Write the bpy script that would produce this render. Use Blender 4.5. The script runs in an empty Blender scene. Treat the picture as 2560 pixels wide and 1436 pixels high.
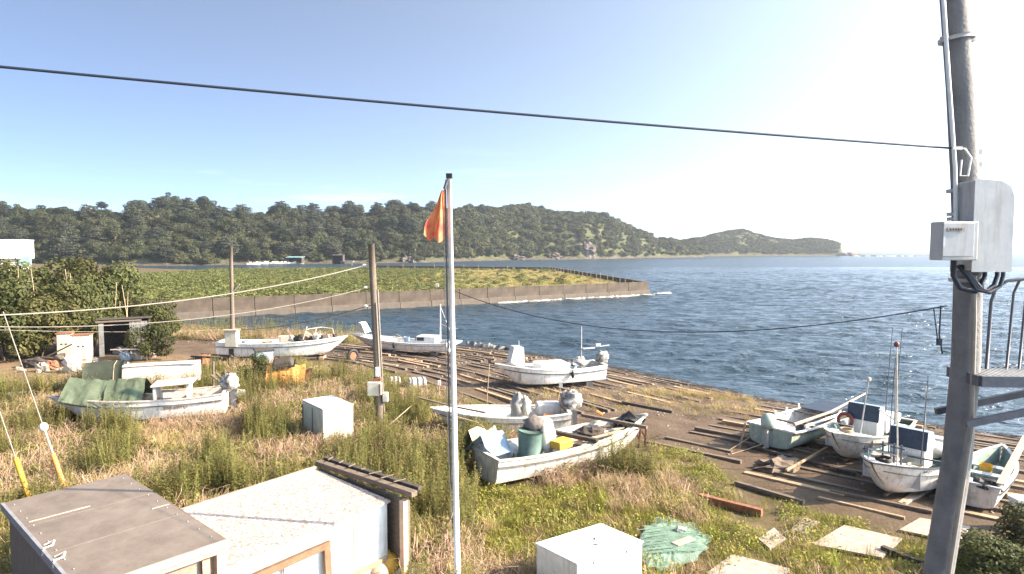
import bpy, math, random
import numpy as np
from mathutils import Vector, Matrix, Euler, noise

# ------------------------------------------------------------------ camera, sky, sun, exposure
scene = bpy.context.scene
R = math.radians
FPX, CX, CY, HOR = 1600.0, 1280.0, 718.0, 622.0      # photo pixels (2560 wide)
PITCH = math.atan((CY - HOR) / FPX)
CAMZ = 7.0
cam = bpy.data.cameras.new('camera')
cam.sensor_width = 36.0
cam.lens = 36.0 * FPX / 2560.0
cam.clip_start, cam.clip_end = 0.1, 30000
cam_ob = bpy.data.objects.new('camera', cam)
scene.collection.objects.link(cam_ob)
cam_ob.location = (0, 0, CAMZ)
cam_ob.rotation_euler = (R(90) - PITCH, 0, 0)
scene.camera = cam_ob

SUN_AZ, SUN_EL = R(94), R(30)
world = bpy.data.worlds.new('World'); scene.world = world
world.use_nodes = True
wn, wl = world.node_tree.nodes, world.node_tree.links
wn.clear()
sky = wn.new('ShaderNodeTexSky'); sky.sky_type = 'NISHITA'; sky.sun_disc = False
sky.sun_elevation = SUN_EL; sky.sun_rotation = SUN_AZ
sky.air_density = 0.50; sky.dust_density = 0.05; sky.ozone_density = 4.0; sky.altitude = 10
bg = wn.new('ShaderNodeBackground'); bg.inputs['Strength'].default_value = 0.05
wo = wn.new('ShaderNodeOutputWorld')
sv = Vector((math.sin(SUN_AZ) * math.cos(SUN_EL), math.cos(SUN_AZ) * math.cos(SUN_EL), math.sin(SUN_EL)))
# sea haze in the sky: forward scattering round the sun, thicker towards the horizon
def wmath(op, a, b=None, c=None):
    q = wn.new('ShaderNodeMath'); q.operation = op
    for i, v in enumerate((a, b, c)):
        if v is None: continue
        if isinstance(v, (int, float)): q.inputs[i].default_value = v
        else: wl.new(v, q.inputs[i])
    return q.outputs[0]
wtc = wn.new('ShaderNodeTexCoord'); wnm = wn.new('ShaderNodeVectorMath'); wnm.operation = 'NORMALIZE'
wl.new(wtc.outputs['Generated'], wnm.inputs[0])
wdt = wn.new('ShaderNodeVectorMath'); wdt.operation = 'DOT_PRODUCT'; wdt.inputs[1].default_value = sv
wl.new(wnm.outputs[0], wdt.inputs[0])
wsx = wn.new('ShaderNodeSeparateXYZ'); wl.new(wnm.outputs[0], wsx.inputs[0])
HG = 0.72
phase = wmath('DIVIDE', 1 - HG * HG, wmath('POWER', wmath('MULTIPLY_ADD', wdt.outputs['Value'], -2 * HG, 1 + HG * HG), 1.5))
thick = wmath('DIVIDE', 1.0, wmath('ADD', wmath('MAXIMUM', wsx.outputs['Z'], 0.0), 0.26))
glow = wmath('MULTIPLY', phase, thick)
bg2 = wn.new('ShaderNodeBackground'); bg2.inputs['Color'].default_value = (0.86, 0.97, 1.06, 1)
wl.new(wmath('MULTIPLY', glow, 0.235), bg2.inputs['Strength'])
cmap = wn.new('ShaderNodeMapping'); cmap.inputs['Scale'].default_value = (3.0, 3.0, 34.0); cmap.inputs['Location'].default_value = (.35, 0, .2)
wl.new(wnm.outputs[0], cmap.inputs['Vector'])
cno = wn.new('ShaderNodeTexNoise'); cno.inputs['Scale'].default_value = 1.0; cno.inputs['Detail'].default_value = 5; cno.inputs['Roughness'].default_value = .6
wl.new(cmap.outputs[0], cno.inputs['Vector'])
cmr = wn.new('ShaderNodeMapRange'); cmr.inputs['From Min'].default_value = .54; cmr.inputs['From Max'].default_value = .72; wl.new(cno.outputs['Fac'], cmr.inputs['Value'])
cb1 = wn.new('ShaderNodeMapRange'); cb1.inputs['From Min'].default_value = .03; cb1.inputs['From Max'].default_value = .07; wl.new(wsx.outputs['Z'], cb1.inputs['Value'])
cb2 = wn.new('ShaderNodeMapRange'); cb2.inputs['From Min'].default_value = .16; cb2.inputs['From Max'].default_value = .09; wl.new(wsx.outputs['Z'], cb2.inputs['Value'])
cloud = wmath('MULTIPLY', wmath('MULTIPLY', cmr.outputs[0], cb1.outputs[0]), cb2.outputs[0])
bg3 = wn.new('ShaderNodeBackground'); bg3.inputs['Color'].default_value = (1.0, .93, .90, 1); wl.new(wmath('MULTIPLY', cloud, .10), bg3.inputs['Strength'])
wad0 = wn.new('ShaderNodeAddShader'); wad = wn.new('ShaderNodeAddShader')
wl.new(sky.outputs[0], bg.inputs['Color']); wl.new(bg.outputs[0], wad.inputs[0]); wl.new(bg2.outputs[0], wad0.inputs[0]); wl.new(bg3.outputs[0], wad0.inputs[1]); wl.new(wad0.outputs[0], wad.inputs[1])
wl.new(wad.outputs[0], wo.inputs['Surface'])

sun = bpy.data.lights.new('sun', 'SUN'); sun.energy = 5.0; sun.angle = R(0.6); sun.color = (1.0, 0.79, 0.54)
sun_ob = bpy.data.objects.new('sun', sun); scene.collection.objects.link(sun_ob)
sv = Vector((math.sin(SUN_AZ) * math.cos(SUN_EL), math.cos(SUN_AZ) * math.cos(SUN_EL), math.sin(SUN_EL)))
sun_ob.rotation_euler = (-sv).to_track_quat('-Z', 'Y').to_euler()
sun_ob.location = sv * 60

scene.view_settings.view_transform = 'Standard'
scene.view_settings.look = 'None'
scene.view_settings.exposure = 1.74
scene.view_settings.gamma = 1.0
scene.cycles.max_bounces = 5
scene.cycles.diffuse_bounces = 2
scene.cycles.glossy_bounces = 2
scene.cycles.transmission_bounces = 3
scene.cycles.transparent_max_bounces = 6
scene.cycles.volume_bounces = 0
scene.cycles.use_adaptive_sampling = True
scene.cycles.use_denoising = True
scene.cycles.caustics_reflective = False
scene.cycles.caustics_refractive = False

SEA = -1.6
rng = random.Random(7)
nrng = np.random.default_rng(7)
COL = scene.collection

# ------------------------------------------------------------------ projection and terrain height
cp, sp = math.cos(PITCH), math.sin(PITCH)
def ray(u, v):
    a, b = (u - CX) / FPX, (CY - v) / FPX
    return (a, cp + b * sp, b * cp - sp)
def P(u, v, z=0.0):
    d = ray(u, v); k = (z - CAMZ) / d[2]
    return (d[0] * k, d[1] * k, z)
def PD(u, v, y):
    d = ray(u, v); k = y / d[1]
    return (d[0] * k, y, CAMZ + d[2] * k)

SHORE = [P(u, v, SEA)[:2] for u, v in ((2900, 1135), (2620, 1108), (2450, 1085), (2200, 1046), (1950, 1008), (1750, 966), (1560, 927), (1400, 900), (1280, 882), (1180, 872), (1020, 858), (880, 846), (760, 838), (640, 828), (520, 815), (440, 806))]
LAND = np.array([(60, -20)] + SHORE + [(-52, 79), (-60, 95), (-90, 220), (-200, 300), (-320, 330), (-320, -20)], float)

def seg_dist(x, y, pts, closed=False):
    best = np.full(x.shape, 1e9)
    n = len(pts)
    for i in range(n if closed else n - 1):
        ax, ay = pts[i]; bx, by = pts[(i + 1) % n]
        dx, dy = bx - ax, by - ay
        t = np.clip(((x - ax) * dx + (y - ay) * dy) / (dx * dx + dy * dy + 1e-12), 0, 1)
        best = np.minimum(best, np.hypot(x - ax - t * dx, y - ay - t * dy))
    return best
def inside(x, y, poly):
    res = np.zeros(x.shape, bool)
    n = len(poly); j = n - 1
    for i in range(n):
        xi, yi = poly[i]; xj, yj = poly[j]
        c = ((yi > y) != (yj > y)) & (x < (xj - xi) * (y - yi) / (yj - yi + 1e-12) + xi)
        res ^= c; j = i
    return res
SHL = [tuple(p) for p in LAND[1:-2]]
def shore_d(x, y):
    x = np.asarray(x, float); y = np.asarray(y, float)
    d = seg_dist(x, y, SHL)
    return np.where(inside(x, y, LAND), d, -d)
def gz(x, y):
    s = shore_d(x, y)
    x = np.asarray(x, float); y = np.asarray(y, float)
    z = np.where(s > 0, SEA + 1.58 * (1 - np.exp(-np.maximum(s, 0) / 7.0)), SEA + 0.2 * s)
    w = 0.05 * np.sin(x * .9 + 1.3 * np.sin(y * .6)) * np.sin(y * 1.1 + .7) + 0.025 * np.sin(x * 2.7 + y * 1.9)
    return np.maximum(z + w * np.clip(s / 6, 0, 1), SEA - 4)
def gz1(x, y): return float(gz(np.array([x]), np.array([y]))[0])
def G(u, v, dz=0.0):
    z = 0.0
    for _ in range(14):
        p = P(u, v, z + dz); z = 0.5 * z + 0.5 * gz1(p[0], p[1])
    p = P(u, v, z + dz)
    return Vector((p[0], p[1], z))

# ------------------------------------------------------------------ materials
MATS = {}
def mat(name, col, rough=0.7, var=0.18, scale=6.0, bump=0.0, bscale=40.0, metal=0.0, col2=None, thr=None, rand=0.0, trans=0.0, spec=0.4, stretch=None, grime=0.0, gcol=(.16, .11, .07)):
    if name in MATS: return MATS[name]
    m = bpy.data.materials.new(name); m.use_nodes = True
    n, l = m.node_tree.nodes, m.node_tree.links
    b = n['Principled BSDF']
    b.inputs['Roughness'].default_value = rough
    b.inputs['Metallic'].default_value = metal
    b.inputs['Specular IOR Level'].default_value = spec
    tc = n.new('ShaderNodeTexCoord')
    src = tc.outputs['Object']
    if stretch:
        mp = n.new('ShaderNodeMapping'); mp.inputs['Scale'].default_value = stretch
        l.new(src, mp.inputs['Vector']); src = mp.outputs['Vector']
    nz = n.new('ShaderNodeTexNoise'); nz.inputs['Scale'].default_value = scale
    nz.inputs['Detail'].default_value = 5; nz.inputs['Roughness'].default_value = 0.65
    l.new(src, nz.inputs['Vector'])
    rp = n.new('ShaderNodeValToRGB')
    c2 = col2 if col2 else tuple(min(1, c * (1 + var)) for c in col)
    c1 = col if col2 else tuple(c * (1 - var) for c in col)
    lo, hi = thr if thr else (0.3, 0.7)
    rp.color_ramp.elements[0].position = lo; rp.color_ramp.elements[1].position = hi
    rp.color_ramp.elements[0].color = (*c1, 1); rp.color_ramp.elements[1].color = (*c2, 1)
    l.new(nz.outputs['Fac'], rp.inputs['Fac'])
    out = rp.outputs['Color']
    if grime:
        mg = n.new('ShaderNodeMapping'); mg.inputs['Scale'].default_value = (7, 7, .9); l.new(tc.outputs['Object'], mg.inputs['Vector'])
        ng_ = n.new('ShaderNodeTexNoise'); ng_.inputs['Scale'].default_value = 1.0; ng_.inputs['Detail'].default_value = 6; ng_.inputs['Roughness'].default_value = .7; l.new(mg.outputs[0], ng_.inputs['Vector'])
        mr_ = n.new('ShaderNodeMapRange'); mr_.inputs['From Min'].default_value = .50; mr_.inputs['From Max'].default_value = .78; mr_.inputs['To Max'].default_value = grime; l.new(ng_.outputs['Fac'], mr_.inputs['Value'])
        mxg = n.new('ShaderNodeMix'); mxg.data_type = 'RGBA'; mxg.inputs[7].default_value = (*gcol, 1); l.new(mr_.outputs[0], mxg.inputs[0]); l.new(out, mxg.inputs[6]); out = mxg.outputs[2]
    if rand:
        oi = n.new('ShaderNodeObjectInfo')
        mr = n.new('ShaderNodeMapRange'); mr.inputs['To Min'].default_value = 1 - rand; mr.inputs['To Max'].default_value = 1 + rand
        l.new(oi.outputs['Random'], mr.inputs['Value'])
        hs = n.new('ShaderNodeHueSaturation'); hs.inputs['Saturation'].default_value = 1.0
        l.new(mr.outputs[0], hs.inputs['Value']); l.new(out, hs.inputs['Color'])
        m2 = n.new('ShaderNodeMath'); m2.operation = 'MULTIPLY_ADD'; m2.inputs[1].default_value = 0.05; m2.inputs[2].default_value = 0.475
        m3 = n.new('ShaderNodeMath'); m3.operation = 'FRACT'; m4 = n.new('ShaderNodeMath'); m4.operation = 'MULTIPLY'; m4.inputs[1].default_value = 7.31
        l.new(oi.outputs['Random'], m4.inputs[0]); l.new(m4.outputs[0], m3.inputs[0]); l.new(m3.outputs[0], m2.inputs[0]); l.new(m2.outputs[0], hs.inputs['Hue'])
        out = hs.outputs['Color']
    l.new(out, b.inputs['Base Color'])
    if bump:
        nb = n.new('ShaderNodeTexNoise'); nb.inputs['Scale'].default_value = bscale; nb.inputs['Detail'].default_value = 4
        l.new(src, nb.inputs['Vector'])
        bp = n.new('ShaderNodeBump'); bp.inputs['Strength'].default_value = bump; bp.inputs['Distance'].default_value = 0.03
        l.new(nb.outputs['Fac'], bp.inputs['Height']); l.new(bp.outputs[0], b.inputs['Normal'])
    if trans:
        tr = n.new('ShaderNodeBsdfTranslucent'); l.new(out, tr.inputs['Color'])
        mx = n.new('ShaderNodeMixShader'); mx.inputs['Fac'].default_value = trans
        l.new(b.outputs[0], mx.inputs[1]); l.new(tr.outputs[0], mx.inputs[2])
        l.new(mx.outputs[0], n['Material Output'].inputs['Surface'])
    MATS[name] = m
    return m

FRP = mat('white_gelcoat', (.64, .62, .58), .4, scale=2.5, col2=(.80, .78, .74), thr=(.25, .6), grime=.75)
FRPD = mat('stained_gelcoat', (.36, .33, .28), .5, scale=3, col2=(.68, .65, .60), thr=(.3, .55), grime=.9)
FRPIN = mat('pale_blue_gelcoat', (.36, .39, .42), .5, scale=3, col2=(.54, .57, .60), grime=.8)
MINT = mat('mint_paint', (.28, .37, .32), .5, scale=4, col2=(.44, .52, .46), grime=.7)
TEALD = mat('teal_deck_paint', (.10, .18, .17), .6, scale=4, col2=(.18, .27, .255), grime=.8)
TANTRIM = mat('weathered_tan_rail', (.26, .18, .12), .7, scale=8, col2=(.42, .30, .22))
DARKTRIM = mat('dark_rubber_rail', (.03, .035, .04), .6)
WOOD = mat('grey_weathered_wood', (.085, .066, .050), .85, scale=5, col2=(.21, .165, .13), bump=.3, stretch=(1, 8, 8))
WOODT = mat('tan_timber', (.26, .18, .11), .8, scale=6, col2=(.42, .30, .20), bump=.3)
WOODP = mat('pinkish_board', (.36, .25, .18), .75, scale=5, col2=(.52, .38, .29))
WOODD = mat('dark_timber', (.035, .028, .024), .85, scale=6, col2=(.08, .065, .055), bump=.3)
STEEL = mat('galvanised_steel', (.32, .33, .34), .45, scale=8, col2=(.5, .5, .5), metal=.5)
DSTEEL = mat('painted_dark_steel', (.05, .055, .07), .5, scale=10, col2=(.10, .10, .12))
RUST = mat('rusty_steel', (.16, .06, .03), .85, scale=9, col2=(.30, .14, .08), bump=.3)
BLACK = mat('black_rubber', (.012, .012, .014), .6)
CONC = mat('grey_concrete', (.20, .18, .16), .9, scale=5, col2=(.30, .275, .25), bump=.4, bscale=60)
POLEC = mat('pole_concrete', (.12, .115, .118), .85, scale=3, col2=(.20, .195, .19), bump=.35, bscale=30)
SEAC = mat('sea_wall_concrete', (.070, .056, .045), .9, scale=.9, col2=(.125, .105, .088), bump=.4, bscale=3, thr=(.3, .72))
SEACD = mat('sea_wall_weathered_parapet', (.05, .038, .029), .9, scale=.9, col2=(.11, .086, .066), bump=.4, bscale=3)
CABINET = mat('cream_enamel', (.52, .47, .36), .45, scale=4, col2=(.66, .61, .50), grime=.8, gcol=(.2, .09, .04))
WHITEP = mat('white_enamel', (.62, .62, .60), .4, scale=4, col2=(.78, .78, .76), grime=.5)
GREYBOX = mat('grey_powder_coat', (.36, .36, .355), .5, scale=5, col2=(.46, .46, .45), grime=.6)
TARPG = mat('green_tarp', (.045, .064, .040), .7, scale=5, col2=(.088, .110, .072), bump=.3, bscale=14)
TARPO = mat('olive_canvas', (.020, .027, .018), .85, scale=4, col2=(.038, .046, .032), bump=.25)
TARPB = mat('blue_tarp', (.10, .17, .26), .6, scale=5, col2=(.28, .36, .44), bump=.3, bscale=14)
TARPS = mat('silver_tarp', (.09, .09, .09), .6, scale=6, col2=(.48, .46, .43), thr=(.38, .62), bump=.5, bscale=12)
TARPW = mat('pale_canvas', (.40, .37, .31), .7, scale=4, col2=(.62, .59, .52), bump=.3, bscale=12)
TARPY = mat('yellowed_sheet', (.40, .40, .22), .6, scale=4, col2=(.56, .56, .40), bump=.3, bscale=12)
ORANGE = mat('orange_tarp', (.60, .20, .05), .55, scale=5, col2=(.80, .34, .10), bump=.3, bscale=10)
NAVY = mat('navy_canvas', (.018, .03, .055), .6, scale=5, col2=(.035, .055, .09))
YELLOW = mat('yellow_plastic', (.56, .31, .025), .5, scale=6, col2=(.66, .42, .07), grime=.4)
REDP = mat('red_paint', (.16, .03, .03), .5)
PINK = mat('pink_panel', (.42, .34, .31), .55, scale=5, col2=(.54, .45, .42), grime=.6)
ROOFB = mat('brown_sheet_roof', (.12, .097, .083), .75, scale=1.6, col2=(.185, .155, .135), bump=.15, bscale=9, grime=.35, gcol=(.07, .055, .045))
SPECK = mat('speckled_roof', (.22, .15, .135), .7, scale=17, col2=(.50, .45, .41), thr=(.38, .60), grime=.7, gcol=(.30, .17, .14))
BLUEBOX = mat('pale_blue_plastic', (.25, .33, .42), .6, scale=5, col2=(.34, .42, .50))
ROPE = mat('tan_rope', (.36, .28, .19), .9, scale=30)
CABLE = mat('black_cable', (.018, .026, .042), .6)
CABLEP = mat('sunbleached_cable', (.24, .215, .18), .7)
FLAGR = mat('red_orange_flag', (.62, .10, .075), .7, scale=3.5, col2=(.80, .36, .15), trans=.35, thr=(.36, .66))
GLASS = mat('tinted_glass', (.03, .04, .05), .08, spec=.8)
CLEARV = mat('cloudy_vinyl', (.42, .43, .45), .25, scale=6, col2=(.60, .61, .63))
NETG = mat('green_netting', (.12, .20, .155), .8, scale=5, col2=(.20, .30, .24), bump=.5, bscale=25)
BOARD = mat('bleached_board', (.24, .19, .16), .8, scale=5, col2=(.42, .36, .31), bump=.25)
STONE = mat('grey_stone', (.20, .17, .145), .9, scale=6, col2=(.34, .30, .27), bump=.5)
ROCK = mat('shore_rock', (.07, .058, .048), .9, scale=.5, col2=(.16, .13, .11), bump=.6, bscale=1.5)
BARK = mat('bark', (.06, .045, .033), .9, scale=9, col2=(.13, .10, .075), bump=.5)
LEAFA = mat('forest_leaf_green', (.023, .031, .015), .75, scale=.5, col2=(.070, .074, .036), rand=.42, trans=.15, spec=.15)
LEAFB = mat('forest_leaf_olive', (.030, .036, .015), .75, scale=.5, col2=(.088, .084, .038), rand=.42, trans=.15, spec=.15)
LEAFP = mat('pine_needle_green', (.024, .033, .022), .75, scale=.5, col2=(.074, .078, .050), rand=.25, trans=.1, spec=.15)
LEAFS = mat('shrub_leaf_green', (.082, .096, .028), .7, scale=1.2, col2=(.19, .20, .070), rand=.3, trans=.25, spec=.2)
LEAFH = mat('hedge_leaf_green', (.030, .036, .010), .7, scale=1.0, col2=(.105, .105, .036), rand=.2, trans=.2, spec=.2)
SLOPE = mat('slope_scrub_green', (.040, .050, .022), .8, scale=.12, col2=(.105, .108, .055), rand=.22, trans=.15, spec=.1)
WEEDG = mat('weed_green', (.130, .125, .033), .7, scale=2, col2=(.265, .240, .092), rand=.3, trans=.3, spec=.2)
GRASSG = mat('grass_green', (.18, .185, .030), .7, scale=2, col2=(.33, .32, .075), rand=.3, trans=.3, spec=.2)
GRASSD = mat('dry_grass_straw', (.32, .235, .11), .8, scale=2, col2=(.52, .41, .23), rand=.25, trans=.2, spec=.15)
TWIG = mat('dry_twig', (.30, .20, .14), .85, scale=3, col2=(.50, .36, .27), rand=.2)
BAMBOO = mat('dead_bamboo', (.28, .22, .13), .7, scale=4, col2=(.42, .34, .22))
SHINGLE = mat('far_beach_shingle', (.14, .11, .085), .9, scale=.3, col2=(.36, .28, .21))
FOAM = mat('sea_foam', (.20, .185, .175), .8, scale=1.2, col2=(.40, .38, .36), bump=.4, bscale=6)

# ------------------------------------------------------------------ mesh helpers
class MB:
    def __init__(s): s.v = []; s.f = []
    def add(s, vs, fs):
        o = len(s.v); s.v += [tuple(p) for p in vs]; s.f += [tuple(i + o for i in f) for f in fs]; return s
    def box(s, c, size, rot=None, taper=1.0):
        hx, hy, hz = size[0] / 2, size[1] / 2, size[2] / 2
        pts = [Vector((sx * hx * (taper if sz > 0 else 1), sy * hy * (taper if sz > 0 else 1), sz * hz)) for sz in (-1, 1) for sy in (-1, 1) for sx in (-1, 1)]
        if rot is not None:
            m = Euler(rot).to_matrix() if not isinstance(rot, Matrix) else rot
            pts = [m @ p for p in pts]
        c = Vector(c)
        return s.add([p + c for p in pts], [(0, 2, 3, 1), (4, 5, 7, 6), (0, 1, 5, 4), (2, 6, 7, 3), (0, 4, 6, 2), (1, 3, 7, 5)])
    def tube(s, path, r, n=6, r2=None, caps=True):
        path = [Vector(p) for p in path]; k = len(path)
        o = len(s.v); up0 = None
        for i, p in enumerate(path):
            t = (path[min(i + 1, k - 1)] - path[max(i - 1, 0)]).normalized()
            ref = Vector((0, 0, 1)) if abs(t.z) < .9 else Vector((1, 0, 0))
            a = t.cross(ref).normalized(); b = t.cross(a)
            if up0 is not None and a.dot(up0) < 0: a, b = -a, -b
            up0 = a
            rr = r if r2 is None else r + (r2 - r) * i / (k - 1)
            for j in range(n):
                th = 2 * math.pi * j / n
                s.v.append(tuple(p + a * rr * math.cos(th) + b * rr * math.sin(th)))
        for i in range(k - 1):
            for j in range(n):
                s.f.append((o + i * n + j, o + i * n + (j + 1) % n, o + (i + 1) * n + (j + 1) % n, o + (i + 1) * n + j))
        if caps:
            s.f.append(tuple(o + j for j in range(n))); s.f.append(tuple(o + (k - 1) * n + j for j in range(n - 1, -1, -1)))
        return s
    def sweep(s, path, w, h):
        path = [Vector(p) for p in path]; k = len(path); o = len(s.v)
        for i, p in enumerate(path):
            t = (path[min(i + 1, k - 1)] - path[max(i - 1, 0)]); t.normalize()
            a = t.cross(Vector((0, 0, 1))).normalized(); b = a.cross(t)
            for (x, y) in ((-1, -1), (1, -1), (1, 1), (-1, 1)):
                s.v.append(tuple(p + a * x * w / 2 + b * y * h / 2))
        for i in range(k - 1):
            for j in range(4):
                s.f.append((o + i * 4 + j, o + i * 4 + (j + 1) % 4, o + (i + 1) * 4 + (j + 1) % 4, o + (i + 1) * 4 + j))
        s.f.append((o, o + 1, o + 2, o + 3)); s.f.append((o + k * 4 - 1, o + k * 4 - 2, o + k * 4 - 3, o + k * 4 - 4))
        return s
    def blob(s, c, r, n=14, m=9, amp=.12, freq=2.0, seed=0, flat=None):
        o = len(s.v); c = Vector(c)
        for i in range(m + 1):
            ph = math.pi * i / m
            for j in range(n):
                th = 2 * math.pi * j / n
                d = Vector((math.sin(ph) * math.cos(th), math.sin(ph) * math.sin(th), math.cos(ph)))
                k = 1 + amp * noise.noise(d * freq + Vector((seed * 3.7, seed * 1.3, 0))) * 2
                q = Vector((d.x * r[0], d.y * r[1], d.z * r[2])) * k
                if flat is not None: q.z = max(q.z, flat)
                s.v.append(tuple(c + q))
        for i in range(m):
            for j in range(n):
                s.f.append((o + i * n + j, o + (i + 1) * n + j, o + (i + 1) * n + (j + 1) % n, o + i * n + (j + 1) % n))
        return s
    def build(s, name, m, parent=None, smooth=False, bevel=0.0):
        me = bpy.data.meshes.new(name); me.from_pydata(s.v, [], s.f); me.update()
        me.materials.append(m)
        if smooth: me.polygons.foreach_set('use_smooth', [True] * len(me.polygons))
        o = bpy.data.objects.new(name, me); COL.objects.link(o)
        if parent is not None: o.parent = parent
        if bevel:
            b = o.modifiers.new('edge', 'BEVEL'); b.width = bevel; b.segments = 2; b.limit_method = 'ANGLE'
        return o
def tag(o, label=None, cat=None, group=None, kind=None):
    if label: o['label'] = label
    if cat: o['category'] = cat
    if group: o['group'] = group
    if kind: o['kind'] = kind
    return o
def empty(name, loc, rot=(0, 0, 0), label=None, cat=None, group=None):
    o = bpy.data.objects.new(name, None); COL.objects.link(o)
    o.location = loc; o.rotation_euler = rot; o.empty_display_size = .2
    return tag(o, label, cat, group)
def copy_tree(o, parent=None):
    c = o.copy(); COL.objects.link(c); c.parent = parent
    for ch in [k for k in bpy.data.objects if k.parent == o]: copy_tree(ch, c)
    return c
def box1(name, m, c, size, rotz=0, parent=None, bevel=.01):
    o = MB().box((0, 0, 0), size).build(name, m, parent, bevel=bevel); o.location = c; o.rotation_euler = (0, 0, rotz); return o
def mesh_np(name, V, F, m, parent=None, smooth=False, link=True):
    me = bpy.data.meshes.new(name)
    V = np.asarray(V, np.float32); F = np.asarray(F, np.int32)
    me.vertices.add(len(V)); me.vertices.foreach_set('co', V.ravel())
    k = F.shape[1]
    me.loops.add(F.size); me.loops.foreach_set('vertex_index', F.ravel())
    me.polygons.add(len(F)); me.polygons.foreach_set('loop_start', np.arange(0, F.size, k, dtype=np.int32))
    me.materials.append(m); me.update(calc_edges=True)
    if smooth: me.polygons.foreach_set('use_smooth', np.ones(len(F), bool))
    o = bpy.data.objects.new(name, me)
    if link: COL.objects.link(o)
    if parent is not None: o.parent = parent
    return o
def grid_mesh(name, X, Y, Z, m, parent=None, smooth=True):
    a, b = X.shape
    idx = np.arange(a * b).reshape(a, b)
    F = np.stack([idx[:-1, :-1], idx[:-1, 1:], idx[1:, 1:], idx[1:, :-1]], -1).reshape(-1, 4)
    return mesh_np(name, np.stack([X, Y, Z], -1).reshape(-1, 3), F, m, parent, smooth)

def leaf_quads(cent, nrm, length, width, g):
    n = len(cent)
    rv = g.normal(size=(n, 3)); a = np.cross(nrm, rv); a /= np.linalg.norm(a, axis=1, keepdims=True) + 1e-9
    b = np.cross(nrm, a); b /= np.linalg.norm(b, axis=1, keepdims=True) + 1e-9
    L = length * g.uniform(.6, 1.3, (n, 1)); W = width * g.uniform(.6, 1.3, (n, 1))
    V = np.stack([cent - a * L / 2, cent + b * W / 2 + a * L * .05, cent + a * L / 2, cent - b * W / 2 + a * L * .05], 1).reshape(-1, 3)
    return V, np.arange(n * 4).reshape(n, 4)
def lobes_leaves(lobes, n, length, width, g, inner=.55, updir=.5):
    w = np.array([l[1][0] * l[1][1] + l[1][2] * l[1][0] for l in lobes]); w = w / w.sum()
    k = g.choice(len(lobes), n, p=w)
    c = np.array([l[0] for l in lobes])[k]; r = np.array([l[1] for l in lobes])[k]
    d = g.normal(size=(n, 3)); d /= np.linalg.norm(d, axis=1, keepdims=True)
    rad = g.uniform(inner, 1.04, (n, 1)) ** .6
    cent = c + d * r * rad
    nr = d + g.normal(size=(n, 3)) * .55 + np.array([0, 0, updir]); nr /= np.linalg.norm(nr, axis=1, keepdims=True)
    return leaf_quads(cent, nr, length, width, g)

# proto collections for scattered ground cover
def proto_collection(name, objs):
    c = bpy.data.collections.new(name)
    for o in objs: c.objects.link(o)
    return c
def scatter(name, pts, coll, label, cat, m=None):
    """pts: array (n, 7): x y z rotz sx sz index"""
    pts = np.asarray(pts, float)
    me = bpy.data.meshes.new(name); me.vertices.add(len(pts))
    me.vertices.foreach_set('co', pts[:, :3].astype(np.float32).ravel())
    a = me.attributes.new('rot', 'FLOAT_VECTOR', 'POINT'); tl = nrng.normal(0, .06, (len(pts), 2))
    a.data.foreach_set('vector', np.column_stack([tl, pts[:, 3]]).astype(np.float32).ravel())
    a = me.attributes.new('scl', 'FLOAT_VECTOR', 'POINT'); a.data.foreach_set('vector', np.column_stack([pts[:, 4], pts[:, 4], pts[:, 5]]).astype(np.float32).ravel())
    a = me.attributes.new('idx', 'INT', 'POINT'); a.data.foreach_set('value', pts[:, 6].astype(np.int32))
    me.update()
    o = bpy.data.objects.new(name, me); COL.objects.link(o)
    ng = bpy.data.node_groups.new(name + '_nodes', 'GeometryNodeTree')
    ng.interface.new_socket('Geometry', in_out='INPUT', socket_type='NodeSocketGeometry')
    ng.interface.new_socket('Geometry', in_out='OUTPUT', socket_type='NodeSocketGeometry')
    N, L = ng.nodes, ng.links
    gi, go = N.new('NodeGroupInput'), N.new('NodeGroupOutput')
    ip = N.new('GeometryNodeInstanceOnPoints'); ci = N.new('GeometryNodeCollectionInfo')
    ci.inputs['Collection'].default_value = coll
    ci.inputs['Separate Children'].default_value = True; ci.inputs['Reset Children'].default_value = True
    ip.inputs['Pick Instance'].default_value = True
    def na(nm, ty):
        q = N.new('GeometryNodeInputNamedAttribute'); q.data_type = ty; q.inputs['Name'].default_value = nm; return q.outputs['Attribute']
    L.new(gi.outputs[0], ip.inputs['Points']); L.new(ci.outputs[0], ip.inputs['Instance'])
    L.new(na('idx', 'INT'), ip.inputs['Instance Index'])
    L.new(na('rot', 'FLOAT_VECTOR'), ip.inputs['Rotation']); L.new(na('scl', 'FLOAT_VECTOR'), ip.inputs['Scale'])
    L.new(ip.outputs[0], go.inputs[0])
    md = o.modifiers.new('scatter', 'NODES'); md.node_group = ng
    return tag(o, label, cat, kind='stuff')

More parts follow.
